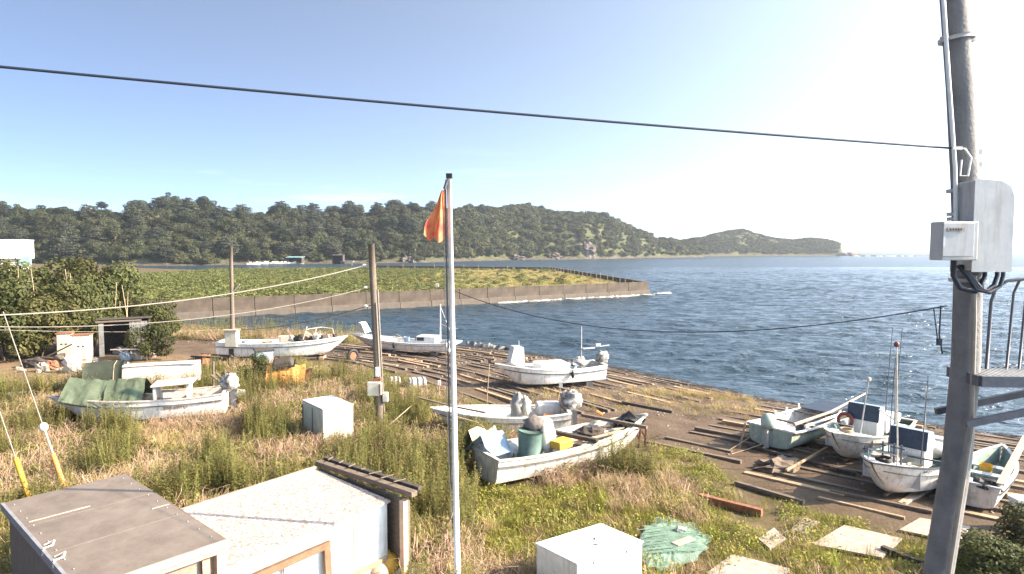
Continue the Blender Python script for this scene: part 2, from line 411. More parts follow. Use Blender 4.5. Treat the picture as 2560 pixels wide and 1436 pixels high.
# ------------------------------------------------------------------ the setting: sea
def water_material():
    m = bpy.data.materials.new('sea_water'); m.use_nodes = True
    n, l = m.node_tree.nodes, m.node_tree.links; b = n['Principled BSDF']
    b.inputs['Base Color'].default_value = (.023, .043, .061, 1)
    b.inputs['Roughness'].default_value = .16; b.inputs['IOR'].default_value = 1.33
    b.inputs['Specular IOR Level'].default_value = .5
    geo = n.new('ShaderNodeNewGeometry')
    last = None
    for sc, st, dist, rot in (((.10, .30, 1), 1.0, 1.0, .35), ((.5, 1.2, 1), 1.0, .5, .15), ((1.8, 3.2, 1), .8, .16, .5)):
        mp = n.new('ShaderNodeMapping'); mp.inputs['Rotation'].default_value = (0, 0, rot); mp.inputs['Scale'].default_value = sc
        l.new(geo.outputs['Position'], mp.inputs['Vector'])
        z = n.new('ShaderNodeTexNoise'); z.inputs['Scale'].default_value = 1.0; z.inputs['Detail'].default_value = 3; z.inputs['Roughness'].default_value = .55
        z.inputs['Distortion'].default_value = .6
        l.new(mp.outputs[0], z.inputs['Vector'])
        bp = n.new('ShaderNodeBump'); bp.inputs['Strength'].default_value = st; bp.inputs['Distance'].default_value = dist
        l.new(z.outputs['Fac'], bp.inputs['Height'])
        if last is not None: l.new(last, bp.inputs['Normal'])
        last = bp.outputs[0]
    l.new(last, b.inputs['Normal'])
    return m
WATER = water_material()
WATERF = WATER.copy(); WATERF.name = 'open_sea_water'        # unresolved waves far out: rougher
WATERF.node_tree.nodes['Principled BSDF'].inputs['Roughness'].default_value = .28
WATERF.node_tree.nodes['Principled BSDF'].inputs['Specular IOR Level'].default_value = .40
YFAR = 300.0
wy = [20.0]
while wy[-1] < YFAR: wy.append(wy[-1] + max(.16, wy[-1] * .0055))
wy = np.array(wy); wk = np.linspace(-1.12, 1.12, 560)
WX, WY = np.meshgrid(wk, wy); WX = WX * WY
WZ = np.zeros_like(WX); wg = np.random.default_rng(11)
warp = 1.6 * np.sin(WX * .11 + 1.0) * np.sin(WY * .083) + .9 * np.sin(WX * .23 - WY * .19)
for lam in np.geomspace(.9, 4.6, 40):
    an = R(252) + wg.normal(0, .50); k = 2 * math.pi / lam; ph = wg.uniform(0, 6.28)
    s_ = np.sin(k * (WX * math.cos(an) + WY * math.sin(an)) + ph + warp * wg.uniform(.4, 1.2))
    WZ += lam * .0072 * (np.abs(s_) ** 1.5 * np.sign(s_))
gust = .85 + .28 * np.sin(WX * .045 + 1.7 * np.sin(WY * .03)) * np.sin(WY * .05 + 1.1 * np.sin(WX * .021))
wsd = -shore_d(WX, WY)
WZ *= gust * np.clip(wsd / 9 + .15, .12, 1) * np.clip((YFAR - WY) / 60, .25, 1) * np.where((WX < 5) & (WY > 150), .35, 1)
sea = grid_mesh('sea', WX, WY, SEA + WZ, WATER)
sea2 = MB().add([(-9000, YFAR - 1, SEA), (9000, YFAR - 1, SEA), (9000, 9000, SEA), (-9000, 9000, SEA)], [(0, 1, 2, 3)]).build('sea', WATERF)
tag(sea2, 'open sea beyond the bay out to the horizon', 'sea', kind='structure')
tag(sea, 'rippled blue grey sea water of the bay', 'sea', kind='structure')

# near ground
gx = np.concatenate([np.arange(-330, -70, 6.0), np.arange(-70, -35, 1.0), np.arange(-35, 34, .4), np.arange(34, 61, 1.0)])
gy = np.concatenate([np.arange(-6, 62, .4), np.arange(62, 130, 1.5), np.arange(130, 331, 8.0)])
GXX, GYY = np.meshgrid(gx, gy)
GS = shore_d(GXX, GYY); GZZ = gz(GXX, GYY)
def ground_material():
    m = bpy.data.materials.new('shore_ground'); m.use_nodes = True
    n, l = m.node_tree.nodes, m.node_tree.links; b = n['Principled BSDF']
    b.inputs['Roughness'].default_value = .92; b.inputs['Specular IOR Level'].default_value = .2
    geo = n.new('ShaderNodeNewGeometry')
    at = n.new('ShaderNodeAttribute'); at.attribute_name = 'cover'
    at2 = n.new('ShaderNodeAttribute'); at2.attribute_name = 'wet'; at3 = n.new('ShaderNodeAttribute'); at3.attribute_name = 'track'
    def nz(s, d=5):
        q = n.new('ShaderNodeTexNoise'); q.inputs['Scale'].default_value = s; q.inputs['Detail'].default_value = d; q.inputs['Roughness'].default_value = .7
        l.new(geo.outputs['Position'], q.inputs['Vector']); return q.outputs['Fac']
    def ramp(fac, c1, c2, a=.3, z=.7):
        r = n.new('ShaderNodeValToRGB'); r.color_ramp.elements[0].position = a; r.color_ramp.elements[1].position = z
        r.color_ramp.elements[0].color = (*c1, 1); r.color_ramp.elements[1].color = (*c2, 1); l.new(fac, r.inputs['Fac']); return r.outputs['Color']
    sand = ramp(nz(1.1), (.082, .058, .041), (.150, .110, .081))
    sand2 = ramp(nz(14, 3), (.55, .55, .55), (1.25, 1.2, 1.15), .3, .75)
    mul = n.new('ShaderNodeMix'); mul.data_type = 'RGBA'; mul.blend_type = 'MULTIPLY'; mul.inputs[0].default_value = 1
    l.new(sand, mul.inputs[6]); l.new(sand2, mul.inputs[7])
    soil = ramp(nz(.9), (.055, .05, .018), (.15, .105, .06), .35, .65)
    mx = n.new('ShaderNodeMix'); mx.data_type = 'RGBA'
    l.new(at.outputs['Fac'], mx.inputs[0]); l.new(mul.outputs[2], mx.inputs[6]); l.new(soil, mx.inputs[7])
    trk = ramp(nz(1.6), (.13, .088, .052), (.235, .165, .105)); mt = n.new('ShaderNodeMix'); mt.data_type = 'RGBA'
    l.new(at3.outputs['Fac'], mt.inputs[0]); l.new(mx.outputs[2], mt.inputs[6]); l.new(trk, mt.inputs[7]); mx = mt
    wet = n.new('ShaderNodeMix'); wet.data_type = 'RGBA'; wet.inputs[7].default_value = (.045, .036, .03, 1)
    l.new(at2.outputs['Fac'], wet.inputs[0]); l.new(mx.outputs[2], wet.inputs[6])
    l.new(wet.outputs[2], b.inputs['Base Color'])
    bp = n.new('ShaderNodeBump'); bp.inputs['Strength'].default_value = .7; bp.inputs['Distance'].default_value = .05
    l.new(nz(9, 6), bp.inputs['Height']); l.new(bp.outputs[0], b.inputs['Normal'])
    return m
WEEDPOLY_PX = [(-260, 962), (250, 948), (430, 935), (560, 905), (700, 893), (880, 912), (1060, 950), (1150, 985), (1230, 1015), (1330, 1040), (1560, 1095), (1700, 1112), (1830, 1185), (1960, 1250), (2140, 1290), (2330, 1345), (2600, 1420), (2900, 1700), (-400, 1900)]
WEEDPOLY = [tuple(P(u, v, 0)[:2]) for u, v in WEEDPOLY_PX]
def fbm(x, y, s, oct=3):
    out = np.zeros(len(x))
    for i, (a, b) in enumerate(zip(x, y)): out[i] = noise.fractal(Vector((a * s, b * s, 3.3)), 1.0, 2.0, oct)
    return out
cover = np.clip(seg_dist(GXX, GYY, WEEDPOLY, True) * np.where(inside(GXX, GYY, WEEDPOLY), 1, -1) / 2.5 + .5, 0, 1)
cover = np.where(GXX < -38, 1, cover)
wet = np.clip(1 - (GS - .2) / 2.2, 0, 1)
TRACK = [tuple(P(u, v, 0)[:2]) for u, v in ((-300, 930), (0, 905), (250, 895), (420, 885), (600, 892), (760, 905), (600, 930), (440, 945), (250, 958), (-300, 985))]
track = np.clip(seg_dist(GXX, GYY, TRACK, True) * np.where(inside(GXX, GYY, TRACK), 1, -1) / 1.6 + .6, 0, 1)
ground = grid_mesh('ground', GXX, GYY, GZZ, ground_material())
for nm, ar in (('cover', cover), ('wet', wet), ('track', track)):
    a = ground.data.attributes.new(nm, 'FLOAT', 'POINT'); a.data.foreach_set('value', ar.astype(np.float32).ravel())
tag(ground, 'dark sand beach rising to weedy soil above the shore', 'ground', kind='structure')

# jetty field
WTOP = 0.8
N0 = P(300, 806, SEA)[:2]; TIP = P(1621, 737, SEA)[:2]; C1 = P(1388, 669, WTOP)[:2]; C2 = P(930, 664, WTOP)[:2]; C3 = (-105, 226)
FIELD = [N0, TIP, C1, C2, C3, (-110, 90)]
fxs, fys = np.arange(-112, 30, 2.0), np.arange(70, 232, 2.0)
fm = mat('jetty_turf', (.16, .13, .05), .9, scale=.25, col2=(.26, .23, .10), bump=.4, bscale=2)
def inset_field(d):
    c = np.mean(np.array(FIELD), 0); return [(p[0] + (c[0] - p[0]) * d, p[1] + (c[1] - p[1]) * d) for p in FIELD]
fpoly = inset_field(.006)
fo = MB().add([(x, y, -.12) for x, y in fpoly], [tuple(range(len(fpoly)))]).build('field', fm)
tag(fo, 'low grassy reclaimed field enclosed by the sea wall', 'field', kind='structure')

def wall_run(root, a, b, nseg, inner_shift, apron):
    a = Vector((*a, 0)); b = Vector((*b, 0)); d = (b - a); Ln = d.length; d.normalize(); nrm = Vector((d.y, -d.x, 0))
    ang = math.atan2(d.y, d.x); sl = Ln / nseg
    for i in range(nseg):
        c = a + d * sl * (i + .5)
        dz = rng.uniform(-.03, .03); off = rng.uniform(-.03, .03)
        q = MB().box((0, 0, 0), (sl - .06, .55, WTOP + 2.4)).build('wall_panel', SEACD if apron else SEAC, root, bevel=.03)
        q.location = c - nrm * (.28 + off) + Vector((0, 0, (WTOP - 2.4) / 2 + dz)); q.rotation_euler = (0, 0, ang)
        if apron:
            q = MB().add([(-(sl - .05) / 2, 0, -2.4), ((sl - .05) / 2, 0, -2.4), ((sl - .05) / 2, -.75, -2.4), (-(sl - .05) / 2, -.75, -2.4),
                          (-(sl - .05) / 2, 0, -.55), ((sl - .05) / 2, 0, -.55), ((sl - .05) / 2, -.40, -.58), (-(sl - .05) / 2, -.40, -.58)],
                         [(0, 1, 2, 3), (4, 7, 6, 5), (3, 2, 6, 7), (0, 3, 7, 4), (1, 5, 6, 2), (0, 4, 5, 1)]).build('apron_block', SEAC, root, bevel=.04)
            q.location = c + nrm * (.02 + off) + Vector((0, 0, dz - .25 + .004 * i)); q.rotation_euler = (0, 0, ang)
sw = empty('sea_wall', (0, 0, 0), label='brown stained concrete sea wall with stepped foot facing the inlet', cat='sea wall')
wall_run(sw, N0, TIP, 17, 0, True)
sw2 = empty('sea_wall', (0, 0, 0), label='dark concrete sea wall on the seaward far side of the field', cat='sea wall')
wall_run(sw2, TIP, C1, 12, 0, False); wall_run(sw2, C1, C2, 9, 0, False)
# fence posts along the inside of the far wall
fe = empty('post_fence', (0, 0, 0), label='row of thin pale posts along the inner face of the far sea wall', cat='fence')
for a, b, k in ((TIP, C1, 20), (C1, C2, 12)):
    a = Vector((*a, 0)); b = Vector((*b, 0)); d = (b - a).normalized(); nn = Vector((-d.y, d.x, 0))
    for i in range(k):
        p = a.lerp(b, (i + .6 + rng.uniform(-.2, .2)) / k) + nn * 2.2
        q = MB().tube([(0, 0, -.3), (rng.uniform(-.1, .1), 0, rng.uniform(1.0, 1.7))], .07, 5).build('post', BAMBOO, fe); q.location = p + Vector((0, 0, -.1))
fe2 = empty('post_fence', (0, 0, 0), label='sparse thin fence posts along the grass behind the near sea wall', cat='fence')
for i in range(14):
    p = Vector((*N0, 0)).lerp(Vector((*TIP, 0)), .45 + i * .036) + Vector((-.5, 1.6, -.1))
    q = MB().tube([(0, 0, -.2), (0, 0, 1.35)], .035, 5).build('post', DSTEEL, fe2); q.location = p
b_ = P(1093, 722, -.1); q = box1('marker_block', CABINET, (b_[0], b_[1], .35), (.55, .5, .9)); tag(q, 'small cream upright marker block on the field by the wall', 'block')
b_ = P(1413, 705, -.1); q = box1('orange_box', ORANGE, (b_[0], b_[1], .25), (.7, .6, .75)); tag(q, 'small orange box on the dry tip of the field', 'box')

# ------------------------------------------------------------------ wooded hill across the inlet
SKY = [(-400, 520), (-100, 512), (0, 516), (60, 524), (140, 514), (200, 516), (260, 519), (300, 516), (350, 506), (400, 500), (460, 506), (540, 506), (600, 520), (680, 521), (760, 518), (830, 520), (900, 513), (960, 513), (1010, 503), (1060, 509), (1130, 515), (1200, 512), (1270, 504), (1330, 510), (1400, 523), (1500, 528), (1550, 545), (1600, 572), (1640, 592), (1700, 595), (1760, 600)]
FOOT = [(-400, 305), (0, 308), (250, 313), (450, 325), (650, 352), (900, 375), (1050, 395), (1150, 430), (1300, 490), (1450, 515), (1560, 560), (1650, 600), (1760, 640)]
RIDGE = [(-400, 70), (0, 75), (500, 85), (1000, 95), (1270, 110), (1400, 90), (1500, 75), (1600, 50), (1760, 35)]
TREEH = [(-400, 9), (900, 9), (1130, 7), (1270, 7), (1400, 6.5), (1600, 5.0), (1760, 3.5)]
def ip(tab, u): return np.interp(u, [t[0] for t in tab], [t[1] for t in tab])
def hill_pt(u, t):
    u = np.asarray(u, float); t = np.asarray(t, float)
    df = ip(FOOT, u); dr = df + ip(RIDGE, u)
    zr = 7 + (HOR - ip(SKY, u)) * dr / FPX - ip(TREEH, u)
    d = df - 6 + (dr - df + 6) * t
    tt = np.clip(t, 0, 1)
    prof = np.where(tt < .10, tt * .6, .06 + .94 * np.sin((tt - .10) / .90 * math.pi / 2) ** .9)
    z = SEA - .5 + (zr - SEA + .5) * prof
    z = np.where(t > 1, zr - (zr - 2) * np.clip((t - 1) / 1.2, 0, 1) ** 1.6, z)
    wob = np.sin(u * .021) * np.sin(u * .05 + t * 4) * 2.2 * np.clip(t, 0, .5) * np.clip(1.4 - t, 0, 1)
    return (u - CX) / FPX * d, d, z + wob
U, T = np.meshgrid(np.linspace(-400, 1760, 260), np.concatenate([np.linspace(-.12, 1, 26), np.linspace(1.15, 2.2, 8)]))
hx, hy, hz = hill_pt(U, T)
rel = np.array([noise.fractal(Vector((x * .05, y * .05, 1.0)), 1.0, 2.0, 4) for x, y in zip(hx.ravel(), hy.ravel())]).reshape(hx.shape)
hz = hz + rel * np.interp(U, [1100, 1300], [2.2, 4.2]) * np.clip((T - .12) * 6, 0, 1)
def hill_material():
    m = bpy.data.materials.new('hill_ground'); m.use_nodes = True
    n, l = m.node_tree.nodes, m.node_tree.links; b = n['Principled BSDF']
    b.inputs['Roughness'].default_value = .95; b.inputs['Specular IOR Level'].default_value = .1
    geo = n.new('ShaderNodeNewGeometry'); sx = n.new('ShaderNodeSeparateXYZ'); l.new(geo.outputs['Position'], sx.inputs[0])
    def nz(s, d=5):
        q = n.new('ShaderNodeTexNoise'); q.inputs['Scale'].default_value = s; q.inputs['Detail'].default_value = d; q.inputs['Roughness'].default_value = .7
        l.new(geo.outputs['Position'], q.inputs['Vector']); return q.outputs['Fac']
    def ramp(fac, c1, c2, a, z):
        r = n.new('ShaderNodeValToRGB'); r.color_ramp.elements[0].position = a; r.color_ramp.elements[1].position = z
        r.color_ramp.elements[0].color = (*c1, 1); r.color_ramp.elements[1].color = (*c2, 1); l.new(fac, r.inputs['Fac']); return r.outputs['Color']
    green = ramp(nz(.12), (.034, .044, .020), (.105, .108, .052), .35, .65)
    beach = ramp(nz(.25), (.060, .050, .040), (.125, .105, .085), .35, .65)
    ad = n.new('ShaderNodeMath'); ad.operation = 'MULTIPLY_ADD'; ad.inputs[1].default_value = 3.0; l.new(nz(.08), ad.inputs[0]); l.new(sx.outputs['Z'], ad.inputs[2])
    mr = n.new('ShaderNodeMapRange'); mr.inputs['From Min'].default_value = 1.0; mr.inputs['From Max'].default_value = 2.0
    l.new(ad.outputs[0], mr.inputs['Value'])
    mx = n.new('ShaderNodeMix'); mx.data_type = 'RGBA'
    l.new(mr.outputs[0], mx.inputs[0]); l.new(beach, mx.inputs[6]); l.new(green, mx.inputs[7])
    l.new(mx.outputs[2], b.inputs['Base Color'])
    bp = n.new('ShaderNodeBump'); bp.inputs['Strength'].default_value = .8; bp.inputs['Distance'].default_value = 1.2
    l.new(nz(.35, 6), bp.inputs['Height']); l.new(bp.outputs[0], b.inputs['Normal'])
    return m
HILLM = hill_material()
hill = grid_mesh('hill', hx, hy, hz, HILLM)
tag(hill, 'long wooded hill with a pale shingle shore across the inlet', 'hill', kind='structure')
def hill_z(u, t):
    x, y, z = hill_pt(u, t)
    return float(x), float(y), float(z) + noise.fractal(Vector((float(x) * .05, float(y) * .05, 1.0)), 1.0, 2.0, 4) * float(np.interp(u, [1100, 1300], [2.2, 4.2])) * min(max((t - .12) * 6, 0), 1)

# distant headland
HSKY = [(1700, 603), (1745, 598), (1780, 588), (1820, 579), (1855, 575), (1890, 587), (1930, 597), (1980, 602), (2020, 597), (2060, 600), (2085, 606), (2098, 612), (2104, 622)]
def head_pt(u, t):
    u = np.asarray(u, float); t = np.asarray(t, float)
    df = np.interp(u, [1690, 1850, 2104], [700, 735, 770]); dr = df + np.interp(u, [1690, 1855, 2060, 2104], [35, 60, 30, 16])
    zr = 7 + (HOR - ip(HSKY, u)) * dr / FPX
    d = df - 4 + (dr - df + 4) * t; tt = np.clip(t, 0, 1)
    steep = np.interp(u, [1690, 2000, 2104], [.95, .8, .35])
    z = SEA - .5 + (zr - SEA + .5) * np.where(tt < .12, tt * .8, .096 + .904 * np.sin((tt - .12) / .88 * math.pi / 2) ** steep)
    z = np.where(t > 1, zr - (zr + 2) * np.clip((t - 1) / .8, 0, 1) ** 1.5, z)
    return (u - CX) / FPX * d, d, z
U2, T2 = np.meshgrid(np.concatenate([np.linspace(1690, 2090, 110), np.linspace(2091, 2104, 12)]), np.concatenate([np.linspace(-.1, 1, 24), np.linspace(1.1, 1.8, 6)]))
ax, ay, az = head_pt(U2, T2)
rel = np.array([noise.fractal(Vector((x * .06, y * .06, 5.0)), 1.0, 2.0, 4) for x, y in zip(ax.ravel(), ay.ravel())]).reshape(ax.shape)
az = az + rel * 3.4 * np.clip((T2 - .05) * 6, 0, 1)
hd = grid_mesh('headland', ax, ay, az, HILLM)
tag(hd, 'distant hazy headland with cliff end beyond the wooded hill', 'hill', kind='structure')
for i, (u, w, h, lab) in enumerate(((2118, 14, 4.0, 'low dark rock just off the cliff end of the headland'), (2170, 22, 1.4, 'flat reef rock awash nearest the headland rock'), (2235, 20, 1.3, 'flat reef rock awash in the middle of the reef'), (2295, 16, 1.1, 'flat reef rock awash farthest out from the headland'))):
    p = P(u, 640, SEA); q = MB().blob((0, 0, 0), (w, 5, h), 18, 8, .25, 3, i).build('reef_rock', ROCK); q.location = (p[0], p[1], SEA - .2); tag(q, lab, 'rock', 'reef rocks off the headland')
# boulders / cliff scars along the far shore
for i, (u, t, w, h, lab) in enumerate(((1465, .16, 11, 8, 'bare tan cliff scar low on the hill above the shingle'), (1385, .10, 9, 4.5, 'small bare rock face beside the cliff scar'), (1285, .07, 10, 3.5, 'rock outcrop at the foot of the wooded slope'), (1020, .08, 8, 3.5, 'dark rock outcrop behind the far jetty'))):
    x, y, z = hill_z(u, t); q = MB().blob((0, 0, 0), (w * .7, 6, h), 20, 12, .35, 3, i + 9).build('rock_outcrop', ROCK); q.location = (x, y, z - 1); tag(q, lab, 'rock')

# ---- tree prototypes
def proto_tree(kind, g):
    lobes = []; trunk = MB()
    if kind == 'pine':
        H = 11.0
        trunk.tube([(0, 0, -2), (.2, .1, 4), (.5, 0, 8), (.4, .2, H)], .38, 6, .10)
        for k in range(11):
            z = 2.6 + k * .72; rr = 4.9 * math.sin(min(1, .35 + k / 11) * math.pi * .62) * (1 if k < 8 else 1 - (k - 7) * .16); a = g.uniform(0, 6.28)
            lobes.append(((math.cos(a) * rr * .5, math.sin(a) * rr * .5, z), (rr * .55, rr * .55, .42)))
            lobes.append(((math.cos(a + 2.2) * rr * .5, math.sin(a + 2.2) * rr * .5, z + .25), (rr * .5, rr * .5, .38)))
            lobes.append(((math.cos(a + 4.2) * rr * .5, math.sin(a + 4.2) * rr * .5, z - .2), (rr * .45, rr * .45, .35)))
        V, F = lobes_leaves(lobes, 3000, .75, .42, g, .3, 1.2)
        m = LEAFP
    else:
        H = 10.0; k = {'round': 22, 'tall': 20, 'low': 17}[kind]
        trunk.tube([(0, 0, -2.5), (.1, 0, 2), (.3, .2, 5)], .45, 6, .22)
        for i in range(4):
            a = g.uniform(0, 6.28); trunk.tube([(.2, .1, 3), (math.cos(a) * 2, math.sin(a) * 2, 6)], .18, 5, .05)
        for i in range(k):
            a = g.uniform(0, 6.28); q = g.uniform(0, 1) ** .6
            if kind == 'tall': c = (math.cos(a) * 2.4 * q, math.sin(a) * 2.4 * q, g.uniform(3, 10)); r = g.uniform(1.3, 2.2)
            elif kind == 'low': c = (math.cos(a) * 4.6 * q, math.sin(a) * 4.6 * q, 2.0 + g.uniform(0, 3.8) * (1 - q * .5)); r = g.uniform(.8, 2.0)
            else: c = (math.cos(a) * 4.3 * q, math.sin(a) * 4.3 * q, 3.2 + g.uniform(0, 5.6) * (1 - q * .55)); r = g.uniform(.8, 2.1)
            lobes.append((c, (r, r, r * .78)))
        V, F = lobes_leaves(lobes, 4600, .56, .38, g, .6, .5)
        m = LEAFB if kind == 'low' else LEAFA
    return V, F, trunk, m
TREEP = []
for i, kd in enumerate(('round', 'pine', 'tall', 'low', 'round', 'pine')):
    g = np.random.default_rng(100 + i); V, F, tr, m = proto_tree(kd, g)
    cr = mesh_np('crown', V, F, m, None, False, link=False)
    tro = tr.build('trunk', BARK); COL.objects.unlink(tro)
    TREEP.append((kd, cr.data, tro.data))
NM = {'round': ('broadleaf_tree', 'broad rounded dark broadleaf tree in the wooded hillside across the inlet'),
      'pine': ('layered_pine', 'pine with flat layered branches in the wooded hillside across the inlet'),
      'tall': ('tall_tree', 'tall narrow dark tree in the wooded hillside across the inlet'),
      'low': ('low_tree', 'low spreading olive green tree in the wooded hillside across the inlet')}
def place_tree(p, loc, s, rz, sz=1.0, label=None, group=None, tilt=(0, 0)):
    kd, cd, td = TREEP[p]
    if label is None:
        uu = CX + loc[0] / loc[1] * FPX; zz = loc[2]
        hgt = 'at the far hill foot' if zz < 6 else ('halfway up the far hill' if zz < 17 else 'high on the far hill')
        wh_ = 'behind the thicket' if uu < 250 else ('between thicket and skiff row' if uu < 620 else ('above the row of far skiffs' if uu < 760 else ('above the dark boathouse' if uu < 940 else ('beside the flagpole' if uu < 1140 else 'past the flagpole'))))
        label = {'round': 'rounded dark broadleaf tree', 'pine': 'layered flat branched pine', 'tall': 'tall narrow tree', 'low': 'low spreading olive tree'}[kd] + ' ' + hgt + ', ' + wh_
    r = empty(NM[kd][0], loc, (tilt[0], tilt[1], rz), label or NM[kd][1], 'tree', group or {'round': 'rounded trees', 'pine': 'layered pines', 'tall': 'tall narrow trees', 'low': 'low spreading trees'}[kd] + ' of the far hillside')
    r.scale = (s, s, s * sz)
    for nm, d in (('crown', cd), ('trunk', td)):
        o = bpy.data.objects.new(nm, d); COL.objects.link(o); o.parent = r
    return r
cand = []
for t in np.arange(.10, 1.02, .085):
    u = -60.0
    while u < 1240:
        uu = u + rng.uniform(-13, 13); tt = t + rng.uniform(-.035, .035)
        cand.append((uu, tt)); u += 46 + (12 if uu < 500 else 0)
rng.shuffle(cand)
front = sorted(cand, key=lambda c: abs(c[1] - .42) - (.2 if c[1] > .9 else 0) + (0 if c[0] < 1150 else .3))
big, rest = front[:285], front[285:]
for (u, t) in big:
    x, y, z = hill_z(u, t)
    s = rng.uniform(1.0, 1.6) * (1.0 if u < 1050 else .8) * (.92 if t < .2 else 1)
    place_tree(rng.choice((0, 0, 4, 3, 3, 4, 5, 1)), (x, y, z - 1.2), s, rng.uniform(0, 6.28), rng.uniform(.72, .95))
# trees that stand out on the skyline
for (u, p, s, sz, dz, tl, lab) in ((258, 5, .78, .62, 6.2, (0, .28), 'lone leaning pine rising clear above the ridge line'), (425, 0, 1.5, 1.05, 1.2, (0, 0), 'largest domed tree standing highest on the ridge near the lone pine'), (515, 4, 1.35, 1.05, .8, (0, 0), 'second domed tree on the ridge beside the largest one'), (8, 2, 1.15, 1.0, 0, (0, 0), 'dark tree top on the ridge above the white house')):
    x, y, z = hill_z(u, 1.0); place_tree(p, (x, y, z + dz), s, 1.0, sz, lab, 'trees standing out on the skyline', tl)

# the rest of the wood and scrub
protos = []
for i, (n_, L_, W_, mm) in enumerate(((500, .9, .6, LEAFA), (500, .9, .55, LEAFB), (420, .8, .5, SLOPE), (420, .8, .5, SLOPE))):
    g = np.random.default_rng(300 + i); lob = []
    for k in range(5):
        a = g.uniform(0, 6.28); lob.append(((math.cos(a) * 1.6, math.sin(a) * 1.6, g.uniform(.6, 2.0)), (1.5, 1.5, 1.1)))
    V, F = lobes_leaves(lob, n_, L_, W_, g, .6, .5)
    protos.append(mesh_np('scrub_%s' % 'abcd'[i], V, F, mm, None, link=False))
SCRUB = proto_collection('far_scrub', protos)
pts = []
for (u, t) in rest:
    x, y, z = hill_z(u, t); s = rng.uniform(1.6, 2.6); pts.append((x, y, z - .3, rng.uniform(0, 6.28), s, s * .9, rng.choice((0, 1))))
for k in range(9000):
    u = rng.uniform(-60, 1760); t = rng.uniform(.085, 1.08)
    if u < 1050 and rng.random() < .55: continue
    x, y, z = hill_z(u, t)
    if z < 1.0: continue
    if 1340 < u < 1720 and t < .62 and rng.random() < .45: continue
    s = rng.uniform(.5, 1.9) * (1.0 if u < 1150 else float(np.interp(u, [1150, 1400, 1700], [1.1, .95, .8])))
    pts.append((x, y, z - .3, rng.uniform(0, 6.28), s, s * rng.uniform(.7, 1.0), rng.choice((0, 1, 2, 3)) if u < 1250 else rng.choice((1, 2, 3, 2))))
scatter('woodland', pts, SCRUB, 'dense green scrub and small trees covering the far hillside', 'woodland')
pts = []
for k in range(2200):
    u = rng.uniform(1695, 2095); t = rng.uniform(.14, 1.02)
    x, y, z = head_pt(u, t); s = rng.uniform(.5, 1.2); pts.append((float(x), float(y), float(z) - .3, rng.uniform(0, 6.28), s, s * .7, rng.choice((1, 2, 3))))
scatter('headland_scrub', pts, SCRUB, 'low scrub covering the distant headland', 'scrub')

# far shore: moored and beached boats, huts, jetty
def far_skiff(u, v, yaw, L, lab, m=FRP):
    p = P(u, v + 4.5, SEA + .5); r = empty('beached_skiff', (p[0], p[1], SEA + .35), (0, 0, yaw), lab, 'boat', 'skiffs drawn up on the far shore')
    mb = MB(); w = L * .14
    vs = []
    for t, hw, zz in ((-.5, .85, .9), (-.1, 1, .85), (.25, .8, .95), (.5, .06, 1.5)):
        vs += [(t * L, -hw * w, zz), (t * L * .92, -hw * w * .6, .05), (t * L * .92, hw * w * .6, .05), (t * L, hw * w, zz)]
    fs = [(0, 1, 2, 3)]
    for i in range(3):
        a = i * 4; fs += [(a, a + 4, a + 5, a + 1), (a + 1, a + 5, a + 6, a + 2), (a + 2, a + 6, a + 7, a + 3)]
    mb.add(vs, fs).build('hull', m, r)
    MB().box((-.05 * L, 0, .62), (L * .6, w * 1.5, .06)).build('deck', FRPIN, r)
    MB().box((-.22 * L, 0, 1.05), (L * .14, w * .9, .8)).build('wheelhouse', FRPD, r)
    return r
for i, (u, v, yw, L, lab) in enumerate(((634, 657, .5, 7, 'first skiff of the row, farthest from the hut on the far shore'), (652, 656, .45, 8, 'second skiff in the row on the far shore'), (672, 655.5, .5, 8, 'third skiff in the row on the far shore'), (690, 655.5, .4, 7, 'fourth skiff in the row on the far shore'), (703, 655, .5, 8, 'fifth skiff in the row on the far shore'), (722, 655, .45, 8, 'skiff in the row right beside the teal roofed hut'), (745, 654.5, .3, 7, 'last skiff of the row, in front of the teal roofed hut'))):
    far_skiff(u, v, yw, L, lab)
def far_hut(u, v, w, d_, h, lab, wm, rm, yaw=0):
    p = P(u, v + 4.5, SEA + 1); r = empty('shore_hut', (p[0], p[1], SEA + .7), (0, 0, yaw), lab, 'hut')
    MB().box((0, d_ / 2 - .1, h / 2), (w, .2, h)).build('wall', wm, r)
    for s in (-1, 1): MB().box((s * (w / 2 - .1), 0, h / 2), (.2, d_ - .45, h)).build('wall', wm, r)
    MB().box((0, 0, h + .12), (w + .5, d_ + .5, .2), (R(5), 0, 0)).build('roof', rm, r)
    return r
TEALR = mat('teal_roof_sheet', (.20, .34, .34), .5)
far_hut(738, 652.5, 8.5, 5, 3.2, 'open fronted shore hut with pale teal roof on the far shore', WOODD, TEALR)
far_hut(795, 650, 3.2, 3, 3.0, 'small white walled hut at the foot of the far woods', WHITEP, WOODD, .4)
far_hut(846, 655, 5.5, 4, 4.5, 'dark timber boathouse beside the far jetty', WOODD, WOODD)
jt = P(868, 659.5, SEA + 1); r = empty('far_jetty', (jt[0], jt[1], SEA), (0, 0, 0), 'short pale deck on legs beside the dark boathouse', 'jetty')
MB().box((0, 0, 2.1), (6.5, 3, .5)).build('deck', CONC, r)
for sx in (-2.6, 0, 2.6): MB().box((sx, -1.1, .8), (.35, .35, 2.2)).build('leg', CONC, r)
x, y, z = hill_z(1040, .13); q = MB().box((0, 0, 0), (.6, .1, 1.9)).box((0, .05, -2), (.12, .08, 2.4)).build('shore_sign', WHITEP); q.location = (x, y - 2, z + 3.2); tag(q, 'small white sign board on a post at the foot of the far slope', 'sign')
